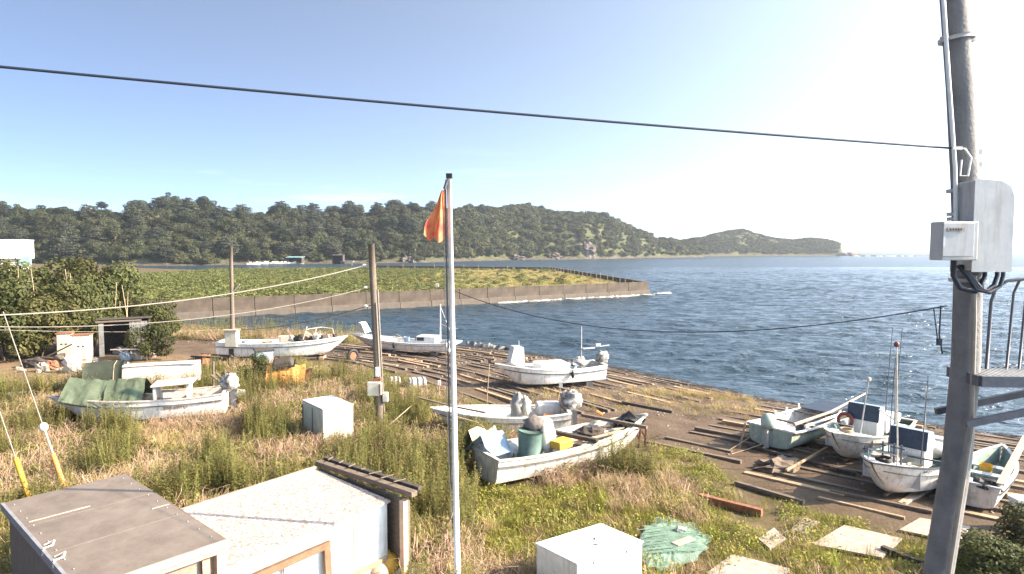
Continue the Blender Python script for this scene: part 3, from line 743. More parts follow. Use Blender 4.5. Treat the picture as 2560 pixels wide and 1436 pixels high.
p = P(1037, 650.5, SEA + 1.2); q = MB().blob((0, 0, 0), (1.6, 1, .9), 10, 6, .15, 2, 3, -.5).build('tarp_heap', TARPB); q.location = p; tag(q, 'blue covered heap on the far shingle below the sign', 'heap')

# white house beyond the thicket
p = PD(52, 620, 116.0)
hs = empty('white_house', (p[0], 116, 0), (0, 0, .40), 'flat roofed white house half hidden by the thicket', 'house')
MB().box((-4.5, 4, 6.85), (9, 8, 3.4)).build('upper_storey', WHITEP, hs)
MB().box((-4.45, 4, 8.60), (9.1, 8.1, .10)).build('roof', WHITEP, hs)
MB().box((-4.9, 4.25, 2.57), (8.1, 7.4, 5.14)).build('lower_storey', WHITEP, hs)
for xx in (-4.0, -2.3):
    w_ = MB().box((xx, .53, 4.2), (1.0, .08, 1.4)).build('window', GLASS, hs)
    MB().box((xx, .50, 3.42), (1.2, .16, .1)).box((xx, .50, 4.97), (1.2, .12, .1)).build('frame', WOODP, w_)
MB().box((.3, 1.0, 4.6), (1.6, 1.4, 1.9)).build('side_annex', TEALR, hs)

# ------------------------------------------------------------------ boats
class Boat: pass
def boat(name, label, loc, yaw, L, B, D, rise=.55, rake=.7, stern=.85, hull=FRP, lining=FRPIN, trim=TANTRIM, pitch=0, roll=0, cat='boat', floor=.30, rail=None, N=22, strake=.74):
    root = empty(name, loc, (roll, pitch, yaw), label, cat)
    def hb(t):
        if t < .45: return B / 2 * (stern + (1 - stern) * math.sin(math.pi / 2 * t / .45))
        return B / 2 * max(.025, 1 - ((t - .45) / .55) ** 2.3)
    def kz(t): return .5 * D * max(0, (t - .68) / .32) ** 2.4
    def sz(t): return D + rise * max(0, (t - .25) / .75) ** 1.9 + .10 * max(0, 1 - t * 3) ** 2
    def xs(t, s): return -L / 2 + L * t - rake * (1 - s) ** 1.2 * t ** 6
    sec = [(0, .04), (.03, .50), (.12, .82), (.32, .91), (.58, .96), (strake, .985), (strake + .005, 1.02), (1, 1.07)]
    def pt(t, s, w, side, inset=0.0):
        v = max(0, (t - .55) / .45) ** 1.3
        ww = w * (1 - v) + (s ** .75) * 1.07 * v
        y = max(0.0, hb(t) * ww - inset)
        return (xs(t, s), side * y, kz(t) + (sz(t) - kz(t)) * s)
    def wat(s):
        return float(np.interp(s, [q[0] for q in sec], [q[1] for q in sec]))
    ts = [i / (N - 1) for i in range(N)]
    mb = MB(); K = len(sec)
    for side in (1, -1):
        o = len(mb.v)
        for t in ts:
            for s, w in sec: mb.v.append(pt(t, s, w, side))
        for i in range(N - 1):
            for j in range(K - 1):
                a = o + i * K + j; f = (a, a + K, a + K + 1, a + 1)
                mb.f.append(f if side > 0 else f[::-1])
    n0 = len(mb.v)
    mb.f.append(tuple(range(K - 1, -1, -1)) + tuple(n0 // 2 + j for j in range(K)))
    for i in range(N - 1):                                        # keel strip
        mb.f.append((i * K, n0 // 2 + i * K, n0 // 2 + (i + 1) * K, (i + 1) * K))
    h = mb.build('hull', hull, root)
    me = h.data
    me.polygons.foreach_set('use_smooth', [True] * len(me.polygons)); 
    try:
        me.set_sharp_from_angle(angle=R(28))
    except Exception: pass
    tl = [t for t in ts if t <= .97]
    ml = MB(); secs = [1.0, .85, .6, floor]
    for side in (1, -1):
        o = len(ml.v)
        for t in tl:
            for s in secs: ml.v.append(pt(t, s, wat(s), side, .045 + .02 * (s < 1)))
        k = len(secs)
        for i in range(len(tl) - 1):
            for j in range(k - 1):
                a = o + i * k + j; ml.f.append((a, a + 1, a + k + 1, a + k))
    k = len(secs); hlf = len(tl) * k
    ml.f.append((0, 1, 2, 3, hlf + 3, hlf + 2, hlf + 1, hlf))
    for v in range(len(ml.v)):
        x, y, z = ml.v[v]
        if abs(x + L / 2) < 1e-4: ml.v[v] = (x + .05, y, z)
    ml.build('lining', lining, root, True)
    fl = MB(); 
    for t in tl:
        a = pt(t, floor, wat(floor), 1, .055); fl.v += [(a[0], a[1], a[2] + .004), (a[0], -a[1], a[2] + .004)]
    for i in range(len(tl) - 1): fl.f.append((2 * i, 2 * i + 1, 2 * i + 3, 2 * i + 2))
    fl.build('floor', lining, root)
    for side in (1, -1):
        MB().sweep([pt(t, 1, 1.07, side, .02) for t in ts], .10, .045).build('gunwale', rail or hull, root)
        MB().sweep([pt(t, strake, 1.03, side, -.012) for t in ts[:-1]], .03, .035).build('rub_rail', trim, root)
    a = pt(0, 1, 1.07, 1); MB().box((-L / 2 + .03, 0, a[2] - .01), (.11, a[1] * 2, .055)).build('transom_cap', rail or hull, root)
    MB().box((-.06 * L, 0, -.03), (L * .74, .09, .12)).build('keel', trim, root)
    b = Boat(); b.root, b.L, b.B, b.D, b.hb, b.sz, b.pt, b.kz = root, L, B, D, hb, sz, pt, kz
    b.fz = lambda t: kz(t) + (sz(t) - kz(t)) * floor
    b.X = lambda t: -L / 2 + L * t
    return b
def thwart(b, t, m=WOODT, w=.24, dz=-.16):
    y = b.pt(t, .8, .99, 1, .06)[1]
    MB().box((b.X(t), 0, b.sz(t) + dz), (w, 2 * y, .05)).build('thwart', m, b.root)
def foredeck(b, t0, m, dz=-.03):
    ts = np.linspace(t0, .985, 7); mb = MB()
    for t in ts:
        p = b.pt(t, 1, 1.07, 1, .05); mb.v += [(p[0], p[1], p[2] + dz), (p[0], 0, p[2] + dz + .05), (p[0], -p[1], p[2] + dz)]
    for i in range(6):
        for j in range(2): a = i * 3 + j; mb.f.append((a, a + 1, a + 4, a + 3))
    mb.f.append((0, 1, 2)) 
    o = len(mb.v); p0 = b.pt(t0, 1, 1.07, 1, .05); mb.v += [(p0[0], p0[1], b.fz(t0)), (p0[0], -p0[1], b.fz(t0))]
    mb.f.append((0, 2, o + 1, o))
    mb.build('foredeck', m, b.root)
def outboard(b, m=TARPS, s=1.0, tilt=.0, y=0.0, cover=True):
    g = empty('outboard', (0, 0, 0)); g.parent = b.root
    z = b.sz(0); x = -b.L / 2 - .12 * s
    c = MB().blob((x, y, z + .24 * s), (.33 * s, .27 * s, .32 * s), 18, 11, .30 if cover else .05, 3.0, rng.random() * 9).build('outboard_cover' if cover else 'outboard_cowl', m, b.root, True)
    bpy.data.objects.remove(g)
    MB().box((x - .10 * s, y, z - .30 * s), (.16 * s, .12 * s, .9 * s)).box((x - .16 * s, y, z - .72 * s), (.34 * s, .05 * s, .06)).build('outboard_leg', DSTEEL if cover else GREYBOX, b.root)
    MB().blob((x - .18 * s, y, z - .86 * s), (.22 * s, .06, .07 * s), 10, 6, 0).build('gearcase', DSTEEL, b.root)
    MB().box((x + .12 * s, y, z + .02), (.16, .22, .22)).build('clamp_bracket', DSTEEL, b.root)
def mast(b, t, h, r=.035, m=STEEL, y=0, lean=(0, 0), z0=None, head=None):
    z = b.fz(t) if z0 is None else z0
    a = (b.X(t), y, z); e = (b.X(t) + lean[0], y + lean[1], z + h)
    q = MB().tube([a, e], r, 7, r * .7).build('mast', m, b.root)
    if head: MB().blob(e, (.10, .10, .12), 8, 6, .05).build('mast_lamp', head, q)
    return q
def lettering(b, txt, t, s, size, m=DARKTRIM, side=1, tilt=0):
    cu = bpy.data.curves.new('lettering_curve', 'FONT'); cu.body = txt; cu.size = size; cu.extrude = .004; cu.align_x = 'CENTER'; cu.resolution_u = 2
    tmp = bpy.data.objects.new('lettering_source', cu)
    o = bpy.data.objects.new('registration_lettering', bpy.data.meshes.new_from_object(tmp)); COL.objects.link(o); o.parent = b.root
    bpy.data.objects.remove(tmp); o.data.materials.clear(); o.data.materials.append(m)
    w = float(np.interp(s, [0, .03, .12, .32, .58, .74, .745, 1], [.04, .5, .82, .91, .96, .985, 1.02, 1.07]))
    p0 = Vector(b.pt(t - .03, s, w, side)); p1 = Vector(b.pt(t + .03, s, w, side)); p = Vector(b.pt(t, s, w, side)); pu = Vector(b.pt(t, s + .06, w + .015, side))
    ex = (p0 - p1).normalized() * side; ey = (pu - p); ey = (ey - ex * ey.dot(ex)).normalized(); ez = ex.cross(ey)
    mtx = Matrix((ex, ey, ez)).transposed().to_4x4(); mtx.translation = p + ez * .018
    o.matrix_local = mtx
def put(px, py, dz=.12):
    g = G(px, py); return (g.x, g.y, g.z + dz)
def blocks(xy, yaw, lab, k=2, L=3.0):
    pass

YS = math.atan2(.64, .77)                # boats lie across the shore: stern towards the sea
# 1 tarp-covered skiff among the tall weeds
pA, pB = G(150, 1066), G(548, 1050)
c = (pA + pB) / 2; yw = math.atan2(pA.y - pB.y, pA.x - pB.x)
b1 = boat('skiff', 'white skiff half sunk in tall weeds with green tarps over its bow', (c.x, c.y, c.z + .22), yw + .10, 6.4, 1.9, .86, .22, .9, .9, hull=FRP, lining=TARPW, trim=WOOD, rail=PINK)
lettering(b1, '. -  - KN2-30571 b', .30, .55, .16, RUST)
lettering(b1, '0 -----', .10, .66, .17, DARKTRIM)
thwart(b1, .5); thwart(b1, .22)
MB().box((-.19 * 6.6, 0, 1.38), (1.55, 1.25, .07), (0, .04, 0)).build('console_top', PINK, b1.root, bevel=.02)
MB().box((-.19 * 6.6 + .65, .0, 1.05), (.08, 1.1, .62)).build('console_side', GREYBOX, b1.root)
MB().box((-.19 * 6.6 - .55, .0, 1.05), (.08, 1.0, .62)).box((-.19 * 6.6, .45, .95), (.7, .04, .22)).build('console_side', GREYBOX, b1.root)
outboard(b1, TARPS, 1.15)
def tarp(name, m, ridge, hw, ht, lab, loc, rot, cat='tarp', n=30, seed=0, drop=1.0):
    """a sheet hung over a ridge, with folds"""
    X = np.linspace(-ridge / 2, ridge / 2, n); Y = np.linspace(-1, 1, 27)
    XX, YY = np.meshgrid(X, Y); ZZ = np.zeros_like(XX)
    for i in range(XX.shape[0]):
        for j in range(XX.shape[1]):
            a = YY[i, j]; f = noise.noise(Vector((XX[i, j] * 2.2, a * 1.2, seed))) ; g2 = noise.noise(Vector((XX[i, j] * 5.0, a * 2, seed + 4)))
            ZZ[i, j] = ht * (1 - abs(a) ** 1.15 * drop) * (1 + .16 * noise.noise(Vector((XX[i, j] * .9, 0, seed)))) + .10 * f + .02 * g2 * (1 - .4 * abs(a)) + .03 * noise.noise(Vector((XX[i, j] * 7 + a * 6, a * 3, seed + 9)))
            YY[i, j] = a * hw * (1 + .22 * f * abs(a) + .10 * g2 * abs(a))
            XX[i, j] += .08 * g2
    o = grid_mesh(name, XX, YY, ZZ, m); o.location = loc; o.rotation_euler = rot
    return tag(o, lab, cat)
def on_boat(b, t, y, dz): return b.root.matrix_basis @ Vector((b.X(t), y, b.sz(t) + dz)) if False else Matrix.LocRotScale(b.root.location, b.root.rotation_euler, None) @ Vector((b.X(t), y, b.sz(t) + dz))
tarp('green_tarp', TARPG, 1.5, .85, .85, 'faded green tarp draped over the bow of the weed-bound skiff', on_boat(b1, .80, 0, -.12), (0, -.25, yw + .1), seed=1)
tarp('green_tarp', TARPG, 1.35, .95, .80, 'faded green tarp draped amidships between bow tarp and olive cover', on_boat(b1, .56, 0, -.10), (0, .04, yw), seed=5)
# overturned skiff with olive cover behind it
pA, pB = G(262, 992), G(478, 975); c = (pA + pB) / 2; yw2 = math.atan2(pB.y - pA.y, pB.x - pA.x)
ov = empty('overturned_skiff', (c.x, c.y, c.z), (0, 0, yw2), 'upturned pale pink skiff lying on trestles behind the tarp covered one', 'boat')
ml = MB(); ns = 12
for i in range(ns):
    t = i / (ns - 1); w = .78 * (1 - .55 * abs(t - .45) ** 1.5 * 2); x = -2.3 + 4.6 * t
    ml.v += [(x, -w * 1.05, .55), (x, -w, 1.0), (x, -w * .72, 1.42), (x, 0, 1.50), (x, w * .72, 1.42), (x, w, 1.0), (x, w * 1.05, .55)]
for i in range(ns - 1):
    for j in range(6): a = i * 7 + j; ml.f.append((a, a + 1, a + 8, a + 7))
ml.f += [tuple(range(7)), tuple((ns - 1) * 7 + j for j in range(6, -1, -1))]
ml.build('hull', PINK, ov)
MB().sweep([(-1.6, -.55, 1.47), (0, -.6, 1.5), (2.2, -.5, 1.46)], .10, .06).build('bilge_strip', WHITEP, ov)
for xx in (-1.5, 1.5): MB().box((xx, 0, .27), (.12, 1.3, .56)).build('trestle', WOOD, ov)
cvo = MB()
for i in range(7):
    x = -2.55 + i * .26; k = 1 + .03 * math.sin(i * 1.7)
    cvo.v += [(x, -1.0 * k, .12), (x, -.98 * k, .7), (x, -.94 * k, 1.22), (x, -.70 * k, 1.56), (x, 0, 1.66), (x, .7, 1.58), (x, .95, 1.0), (x, 1.0, .12)]
for i in range(6):
    for j in range(7): a = i * 8 + j; cvo.f.append((a, a + 1, a + 9, a + 8))
cvo.f += [tuple(range(8)), tuple(6 * 8 + j for j in range(7, -1, -1))]
cv = cvo.build('olive_cover', TARPO, None, True); cv.location = (c.x, c.y, c.z); cv.rotation_euler = (0, 0, yw2)
tag(cv, 'dark olive canvas tied over one end of the upturned skiff', 'cover')
MB().tube([(-1.35, -1.03, .1), (-1.32, -1.02, .8), (-1.3, -.96, 1.26), (-1.3, -.7, 1.60), (-1.3, 0, 1.69)], .018, 5).build('tie_rope', ROPE, cv)

# 2 long white boat with a heap of gear, on blocks
pA, pB = G(582, 897), G(842, 900); c = (pA + pB) / 2; yw = math.atan2(pB.y - pA.y, pB.x - pA.x) + .12
b2 = boat('skiff', 'long white skiff heaped with fishing gear, its bow towards the beach', (c.x, c.y, c.z + .22), yw, 8.0, 1.9, .92, .34, .9, .8, trim=DARKTRIM, lining=WHITEP)
for t in (.3, .5): thwart(b2, t)
for k in range(9):
    t = .56 + .042 * k; MB().blob((b2.X(t), rng.uniform(-.25, .25), b2.sz(t) + rng.uniform(-.05, .2)), (.28, .26, .22), 9, 6, .3, 3, k).build('net_bundle', rng.choice((WOODD, TARPW, TANTRIM, WOOD)), b2.root)
MB().tube([(1.3, -.45, 1.1), (1.5, -.4, 1.75), (2.3, .3, 1.8), (3.0, .35, 1.7), (3.1, .3, 1.2)], .022, 5).tube([(2.0, -.4, 1.2), (2.1, -.3, 1.78)], .02, 5).build('gear_frame', TARPW, b2.root)
MB().box((1.35, 0, 1.55), (.05, .5, .62), (0, .3, .2)).box((1.5, .05, 1.42), (.4, .06, .12), (0, .5, 0)).build('line_hauler', TARPW, b2.root)
MB().box((.0, 0, 1.1), (.6, .5, .38)).build('engine_box', CABINET, b2.root)
for xx in (-3.0, 2.4): box1('keel_block', WOODT, Matrix.LocRotScale(b2.root.location, b2.root.rotation_euler, None) @ Vector((xx, 0, -.18)), (.3, .8, .24), yw, None)
for i, o in enumerate([o for o in bpy.data.objects if o.name.startswith('keel_block')]): tag(o, ('timber block under the stern' if i == 0 else 'timber block under the bow') + ' of the gear laden skiff', 'block')

# 3 fishing boat with cabin and mast at the water's edge
pA, pB = G(900, 880), G(1100, 886); c = (pA + pB) / 2; yw = math.atan2(pA.y - pB.y, pA.x - pB.x) - .16
b3 = boat('fishing_boat', 'white fishing boat with small cabin at the water edge behind the tall post', (c.x, c.y, c.z + .28), yw, 7.5, 2.0, .78, .50, 1.3, .85, trim=TANTRIM, pitch=-.01)
MB().box((-2.1, 0, 1.05), (1.5, 1.2, .65), taper=.9).build('cabin', WHITEP, b3.root, bevel=.04)
MB().box((-1.36, 0, 1.12), (.05, .9, .34), (0, -.12, 0)).build('cabin_window', GLASS, b3.root)
for s in (1, -1): MB().box((-1.75, s * .585, 1.14), (.5, .04, .30)).build('cabin_window', GLASS, b3.root)
MB().add([(2.4, -.5, 1.45), (2.4, .5, 1.45), (3.2, .3, 1.6), (3.2, -.3, 1.6), (2.75, -.42, 2.35), (2.75, .42, 2.35), (3.0, .3, 2.4), (3.0, -.3, 2.4)], [(0, 1, 5, 4), (2, 3, 7, 6), (1, 2, 6, 5), (3, 0, 4, 7), (4, 5, 6, 7)]).build('windshield', TARPW, b3.root)
b3.root.scale = (1, 1, .76)
mq = mast(b3, .10, 3.4, .05, WHITEP, z0=.9)
MB().tube([(-3.0, 0, 4.1), (-3.9, 0, 1.3)], .012, 4).tube([(-3.0, 0, 2.5), (-3.9, .1, 2.1), (-4.3, 0, 2.1)], .02, 4).build('rigging', STEEL, b3.root)
MB().box((-4.0, 0, .86), (.7, 1.5, .14)).build('stern_platform', WHITEP, b3.root)
MB().tube([(-.3, .5, 1.0), (.3, .3, 1.25)], .03, 5).tube([(-.2, -.2, 1.0), (.4, -.4, 1.3)], .03, 5).build('oar', WOODT, b3.root)
for i, (xx, lab) in enumerate(((-2.6, 'concrete block under the stern of the cabin boat'), (.6, 'concrete block under the middle of the cabin boat'))):
    o = box1('keel_block', CONC, Matrix.LocRotScale(b3.root.location, b3.root.rotation_euler, None) @ Vector((xx, .1, -.26)), (.4, .5, .42), yw); tag(o, lab, 'block')
wh = empty('trailer_wheel', G(882, 905, 0) + Vector((0, 0, .38)), (0, .2, .9), 'old tyre and axle lying under the bow of the cabin boat', 'wheel')
tr = MB()
for k in range(16):
    a = 2 * math.pi * k / 16
    for j in range(6):
        bb = 2 * math.pi * j / 6; rr = .36 + .12 * math.cos(bb); tr.v.append((rr * math.cos(a), .11 * math.sin(bb), rr * math.sin(a)))
for k in range(16):
    for j in range(6): tr.f.append((k * 6 + j, k * 6 + (j + 1) % 6, ((k + 1) % 16) * 6 + (j + 1) % 6, ((k + 1) % 16) * 6 + j))
tr.build('tyre', BLACK, wh, True); MB().tube([(0, -.06, 0), (0, .06, 0)], .25, 14).build('rim', RUST, wh); MB().tube([(0, 0, 0), (.3, 1.1, .1)], .05, 6).build('axle', RUST, wh)

# 4 white boat with windshield and mast
pA, pB = G(1280, 970), G(1462, 964); c = (pA + pB) / 2; yw = math.atan2(pA.y - pB.y, pA.x - pB.x)
b4 = boat('skiff', 'white skiff with clear windshield and tall thin mast beside the waves', (c.x, c.y, c.z + .20), yw, 6.1, 1.8, .82, .40, .9, .85, trim=DARKTRIM)
MB().add([(1.55, -.42, 1.2), (1.55, .42, 1.2), (2.3, .32, 1.3), (2.3, -.32, 1.3), (1.6, -.40, 2.05), (1.6, .40, 2.05), (2.1, .3, 2.1), (2.1, -.3, 2.1)], [(0, 1, 5, 4), (2, 3, 7, 6), (1, 2, 6, 5), (3, 0, 4, 7), (4, 5, 6, 7)]).build('windshield', CLEARV, b4.root)
MB().tube([(1.58, -.42, 1.1), (1.58, -.42, 2.3)], .02, 5).build('windshield_post', STEEL, b4.root)
MB().box((-.1, 0, .95), (1.7, 1.25, .35)).build('fish_hatch', WHITEP, b4.root, bevel=.04)
MB().blob((-1.3, .1, 1.0), (.5, .45, .25), 10, 6, .2, 2, 2).build('net_bundle', DSTEEL, b4.root); MB().blob((-1.9, -.2, 1.0), (.3, .35, .3), 10, 6, .2, 2, 3).build('crate_bundle', CABINET, b4.root)
mast(b4, .19, 2.7, .035, STEEL); outboard(b4, TARPS, 1.1)
MB().box((-2.3, 0, 1.75), (.7, .25, .05)).tube([(-2.4, 0, 1.75), (-3.6, 0, 1.85)], .025, 5).box((-2.9, 0, 1.9), (.3, .1, .16)).build('roller', STEEL, b4.root)
foredeck(b4, .80, TARPW)
box_ = Matrix.LocRotScale(b4.root.location, b4.root.rotation_euler, None)
o = box1('keel_block', CONC, box_ @ Vector((-2.2, .2, -.16)), (.4, .4, .32), yw); tag(o, 'white block under the stern of the windshield skiff', 'block')

# 5 white boat with two covered motors
pA, pB = G(1120, 1098), G(1375, 1084); c = (pA + pB) / 2; yw = math.atan2(pA.y - pB.y, pA.x - pB.x) - .10
b5 = boat('skiff', 'white skiff with a grey shrouded console and bundled motor at its stern', (c.x, c.y, c.z + .12), yw, 5.2, 1.75, .80, .24, .7, .88, trim=WOOD, lining=WHITEP)
lettering(b5, 'F K Z G W', .66, .84, .15, DARKTRIM)
lettering(b5, 'Q', .52, .45, .26, TANTRIM)
MB().blob((-.65, .15, 1.02), (.27, .30, .55), 14, 10, .22, 3.0, 4).build('shrouded_console', mat('grey_shroud', (.20, .19, .18), .8, scale=5, col2=(.30, .29, .27), bump=.3, bscale=12), b5.root, True)
MB().blob((-.95, .2, 1.08), (.20, .24, .34), 12, 8, .4, 3.4, 6).build('rag_bundle', TARPW, b5.root, True)
outboard(b5, TARPS, 1.25); 
for t in (.8, .34): thwart(b5, t, WHITEP, .3)
MB().box((-1.9, -.35, .85), (.9, .7, .4)).build('side_locker', GREYBOX, b5.root, bevel=.05)
MB().sweep([(3.1, -.8, 1.25), (1.9, .2, 1.15), (.6, 1.15, 1.1)], .09, .05).build('oar', WOOD, b5.root)
MB().sweep([(1.9, 1.0, 1.0), (.9, 1.2, .75), (.2, 1.35, .2)], .07, .05).build('boat_hook', WOODT, b5.root)
MB().tube([(-3.75, 0, .75), (-3.95, .1, .62)], .06, 6).build('propeller_guard', ORANGE, b5.root)

# 6 long cluttered wooden boat in front
pA, pB = G(1265, 1196), G(1575, 1130); c = (pA + pB) / 2; yw = math.atan2(pB.y - pA.y, pB.x - pA.x)
b6 = boat('wooden_boat', 'long cluttered wooden boat with planks aboard, its stern in the dry grass', (c.x, c.y, c.z + .10), yw, 6.7, 1.8, .76, .36, .55, .9, hull=FRPD, lining=FRPIN, trim=WOOD, rail=TARPW, cat='boat')
for t in (.40, .52, .66): thwart(b6, t, WOODP, .22)
MB().sweep([(-.9, 1.35, .98), (.2, -1.05, .92)], .16, .12).build('cross_beam', WOODD, b6.root)
MB().sweep([(1.4, 1.25, 1.08), (2.3, -1.1, 1.05)], .12, .10).build('cross_beam', WOOD, b6.root)
MB().sweep([(3.0, .9, 1.40), (3.7, -.9, 1.34)], .12, .10).build('cross_beam', WOODD, b6.root)
for k, (x0, y0, x1, y1) in enumerate(((-.3, .5, 2.6, .3), (-.2, .15, 2.2, -.05), (.2, -.3, 2.7, -.4), (.5, .62, 3.0, .1), (-.4, -.45, 1.6, -.62))):
    MB().sweep([(x0, y0, .66 + .03 * k), (x1, y1, .78 + .04 * k)], .13, .035).build('loose_plank', rng.choice((WOOD, WOODP, TARPW)), b6.root)
MB().blob((2.6, .1, .9), (.55, .42, .3), 12, 7, .25, 2, 5).build('black_sack', BLACK, b6.root)
MB().blob((1.0, .2, .8), (.5, .4, .2), 12, 7, .3, 2.5, 8).build('net_bundle', WOODD, b6.root)
fr = Matrix.LocRotScale(b6.root.location, b6.root.rotation_euler, None)
tarp('blue_tarp', TARPB, 1.0, .55, .55, 'small blue tarp tent at the stern of the cluttered wooden boat', fr @ Vector((-2.9, .45, .72)), (0, .1, yw + .3), seed=3)
q = MB().tube([(0, 0, -.3), (0, 0, .25), (.01, 0, .5), (.02, 0, .58)], .36, 16, .40).build('fish_tub', mat('green_plastic_tub', (.065, .115, .10), .6, scale=5, col2=(.11, .17, .15)), None, True); q.location = fr @ Vector((-1.75, -.1, .75)); tag(q, 'rounded green covered tub aboard the cluttered wooden boat', 'tub')
q = MB().blob((0, 0, .3), (.34, .42, .58), 14, 9, .14, 2, 11).build('white_sack', TARPW, None, True); q.location = fr @ Vector((-1.15, -.05, .75)); tag(q, 'white sack leaning on the green tub aboard the wooden boat', 'sack')
q = MB().blob((0, 0, 0), (.36, .32, .22), 12, 7, .25, 3, 12).build('net_ball', mat('grey_net', (.10, .085, .08), .9, scale=8, col2=(.20, .17, .16)), None, True); q.location = fr @ Vector((-1.5, 0, 1.48)); tag(q, 'ball of grey netting on top of the green tub', 'net')
q = MB().box((0, 0, .18), (.6, .42, .26), taper=1.08).build('yellow_crate', YELLOW, None, bevel=.03); q.location = fr @ Vector((-.85, -.55, .70)); q.rotation_euler = (0, 0, yw + .2); tag(q, 'yellow plastic fish crate aboard the cluttered wooden boat', 'crate')
q = tarp('pale_sheet', TARPY, 1.3, .75, 1.15, 'pale yellow green sheet hung in a heap beyond the wooden boat stern', G(1205, 1160) + Vector((0, 0, .05)), (0, 0, .9), 'sheet', seed=9)

# 7 mint green skiff
pA, pB = G(1930, 1122), G(2085, 1078); c = (pA + pB) / 2; yw = math.atan2(pB.y - pA.y, pB.x - pA.x)
b7 = boat('skiff', 'mint green flat sided skiff with a pale outboard motor and long poles', (c.x, c.y, c.z + .22), yw, 5.2, 1.8, .62, .14, .4, .95, hull=MINT, lining=WHITEP, trim=WOODD, rail=WHITEP, strake=.9)
outboard(b7, MINT, .95, cover=False)
MB().tube([(-2.5, -.85, .98), (0, -.95, 1.05), (3.6, -.7, 1.2)], .06, 7, .03).build('long_pole', WOODP, b7.root)
MB().tube([(-2.0, -1.0, .86), (.9, -1.06, .9)], .05, 7).build('long_pole', WHITEP, b7.root)
for t in (.3, .62): thwart(b7, t, WOODD, .16, .0)
MB().box((1.6, .0, .82), (1.6, 1.2, .05), (0, -.05, 0)).build('foredeck', NAVY, b7.root)
for t in (.35, .52, .7): MB().box((b7.X(t), .82, .62), (.06, .06, .5)).build('rib', WHITEP, b7.root)
# 8, 9 fishing boats with navy windscreens
def wheel_boat(label, loc, yaw, L, name='fishing_boat', **kw):
    b = boat(name, label, loc, yaw, L, 2.35, 1.05, .62, .95, .82, trim=kw.get('trim', WOOD), lining=TEALD, rail=kw.get('rail', TARPW))
    x = b.X(.46)
    MB().box((x, 0, 1.25), (.75, 1.15, .95)).build('console', WHITEP, b.root, bevel=.04)
    MB().box((x + .32, 0, 2.02), (.06, 1.25, .82), (0, -.16, 0)).build('windscreen_cover', NAVY, b.root, bevel=.02)
    for s in (1, -1): MB().add([(x + .36, s * .63, 1.62), (x - .42, s * .63, 1.62), (x - .30, s * .60, 2.30), (x + .22, s * .62, 2.40)], [(0, 1, 2, 3)]).build('side_curtain', CLEARV, b.root)
    MB().add([(x + .26, -.64, 2.43), (x + .26, .64, 2.43), (x - .3, .62, 2.33), (x - .3, -.62, 2.33)], [(0, 1, 2, 3)]).build('canopy', TARPB, b.root)
    b.root.scale = (.84, .84, .68)
    foredeck(b, .74, FRPIN); thwart(b, .64, WHITEP, .3); thwart(b, .12, WHITEP, .5)
    MB().tube([(b.X(.86), .45, b.sz(.86)), (b.X(.86), .45, b.sz(.86) + .42), (b.X(.86), -.45, b.sz(.86) + .42), (b.X(.86), -.45, b.sz(.86))], .022, 6).build('bow_rail', STEEL, b.root)
    MB().blob((b.X(.2), .2, 1.15), (.5, .45, .35), 12, 8, .2, 2.2, rng.random() * 9).build('net_bundle', TARPW, b.root, True)
    MB().box((b.X(.05), 0, 1.2), (.5, .9, .5)).build('engine_cover', FRPIN, b.root, bevel=.04)
    return b
pA, pB = G(2080, 1160), G(2225, 1116); c = (pA + pB) / 2; yw = math.atan2(pA.y - pB.y, pA.x - pB.x) + .10
b8 = wheel_boat('white fishing boat with red life ring and navy windscreen beside the mint skiff', (c.x, c.y, c.z + .16), yw, 6.2)
rg = MB()
for k in range(18):
    a = 2 * math.pi * k / 18
    for j in range(6): bb = 2 * math.pi * j / 6; rr = .235 + .06 * math.cos(bb); rg.v.append((.075 * math.sin(bb), rr * math.cos(a), rr * math.sin(a)))
for k in range(18):
    for j in range(6): rg.f.append((k * 6 + j, k * 6 + (j + 1) % 6, ((k + 1) % 18) * 6 + (j + 1) % 6, ((k + 1) % 18) * 6 + j))
q = rg.build('life_ring', REDP, None, True); q.location = Matrix.LocRotScale(b8.root.location, b8.root.rotation_euler, b8.root.scale) @ Vector((b8.X(.46) + .56, -.62, 1.50)); q.rotation_euler = (0, -.12, yw); tag(q, 'faded red life ring hung before the windscreen of the fishing boat', 'life ring')
mast(b8, .62, 3.6, .035, STEEL, y=.1, lean=(.1, .35), head=TARPW)
for yy in (.25, .62): mast(b8, .25, 6.0, .022, DSTEEL, y=yy, lean=(-.2, .15))
MB().box((b8.X(.3), .55, 1.3), (.8, .1, .9)).box((b8.X(.3), -.55, 1.3), (.8, .1, .9)).build('side_board', FRPIN, b8.root)
pA, pB = G(2172, 1258), G(2350, 1186); c = (pA + pB) / 2; yw = math.atan2(pA.y - pB.y, pA.x - pB.x) + .05
b9 = wheel_boat('white fishing boat with navy screen and many masts, its bow nearest the concrete pole', (c.x, c.y, c.z + .16), yw, 6.0, trim=WOOD, rail=DARKTRIM)
lettering(b9, 'F.JR. J S', .70, .86, .13, DARKTRIM)
for yy, hh in ((-.5, 5.2), (.55, 4.6)): mast(b9, .58, hh, .02, DSTEEL, y=yy, lean=(-.1, .12))
mast(b9, .66, 5.9, .03, TARPW, y=.05, lean=(.1, -.15), head=REDP)
mast(b9, .33, 5.2, .05, TARPW, y=-.8, lean=(0, -.1)); mast(b9, .36, 3.9, .03, STEEL, y=.2, lean=(0, 0))
for yy in (-.18, .18, .40): MB().tube([(b9.X(.78), yy, 1.3), (b9.X(.78), yy, 2.2)], .035, 6).box((b9.X(.78), yy, 2.05), (.06, .22, .06)).build('line_post', DSTEEL, b9.root)
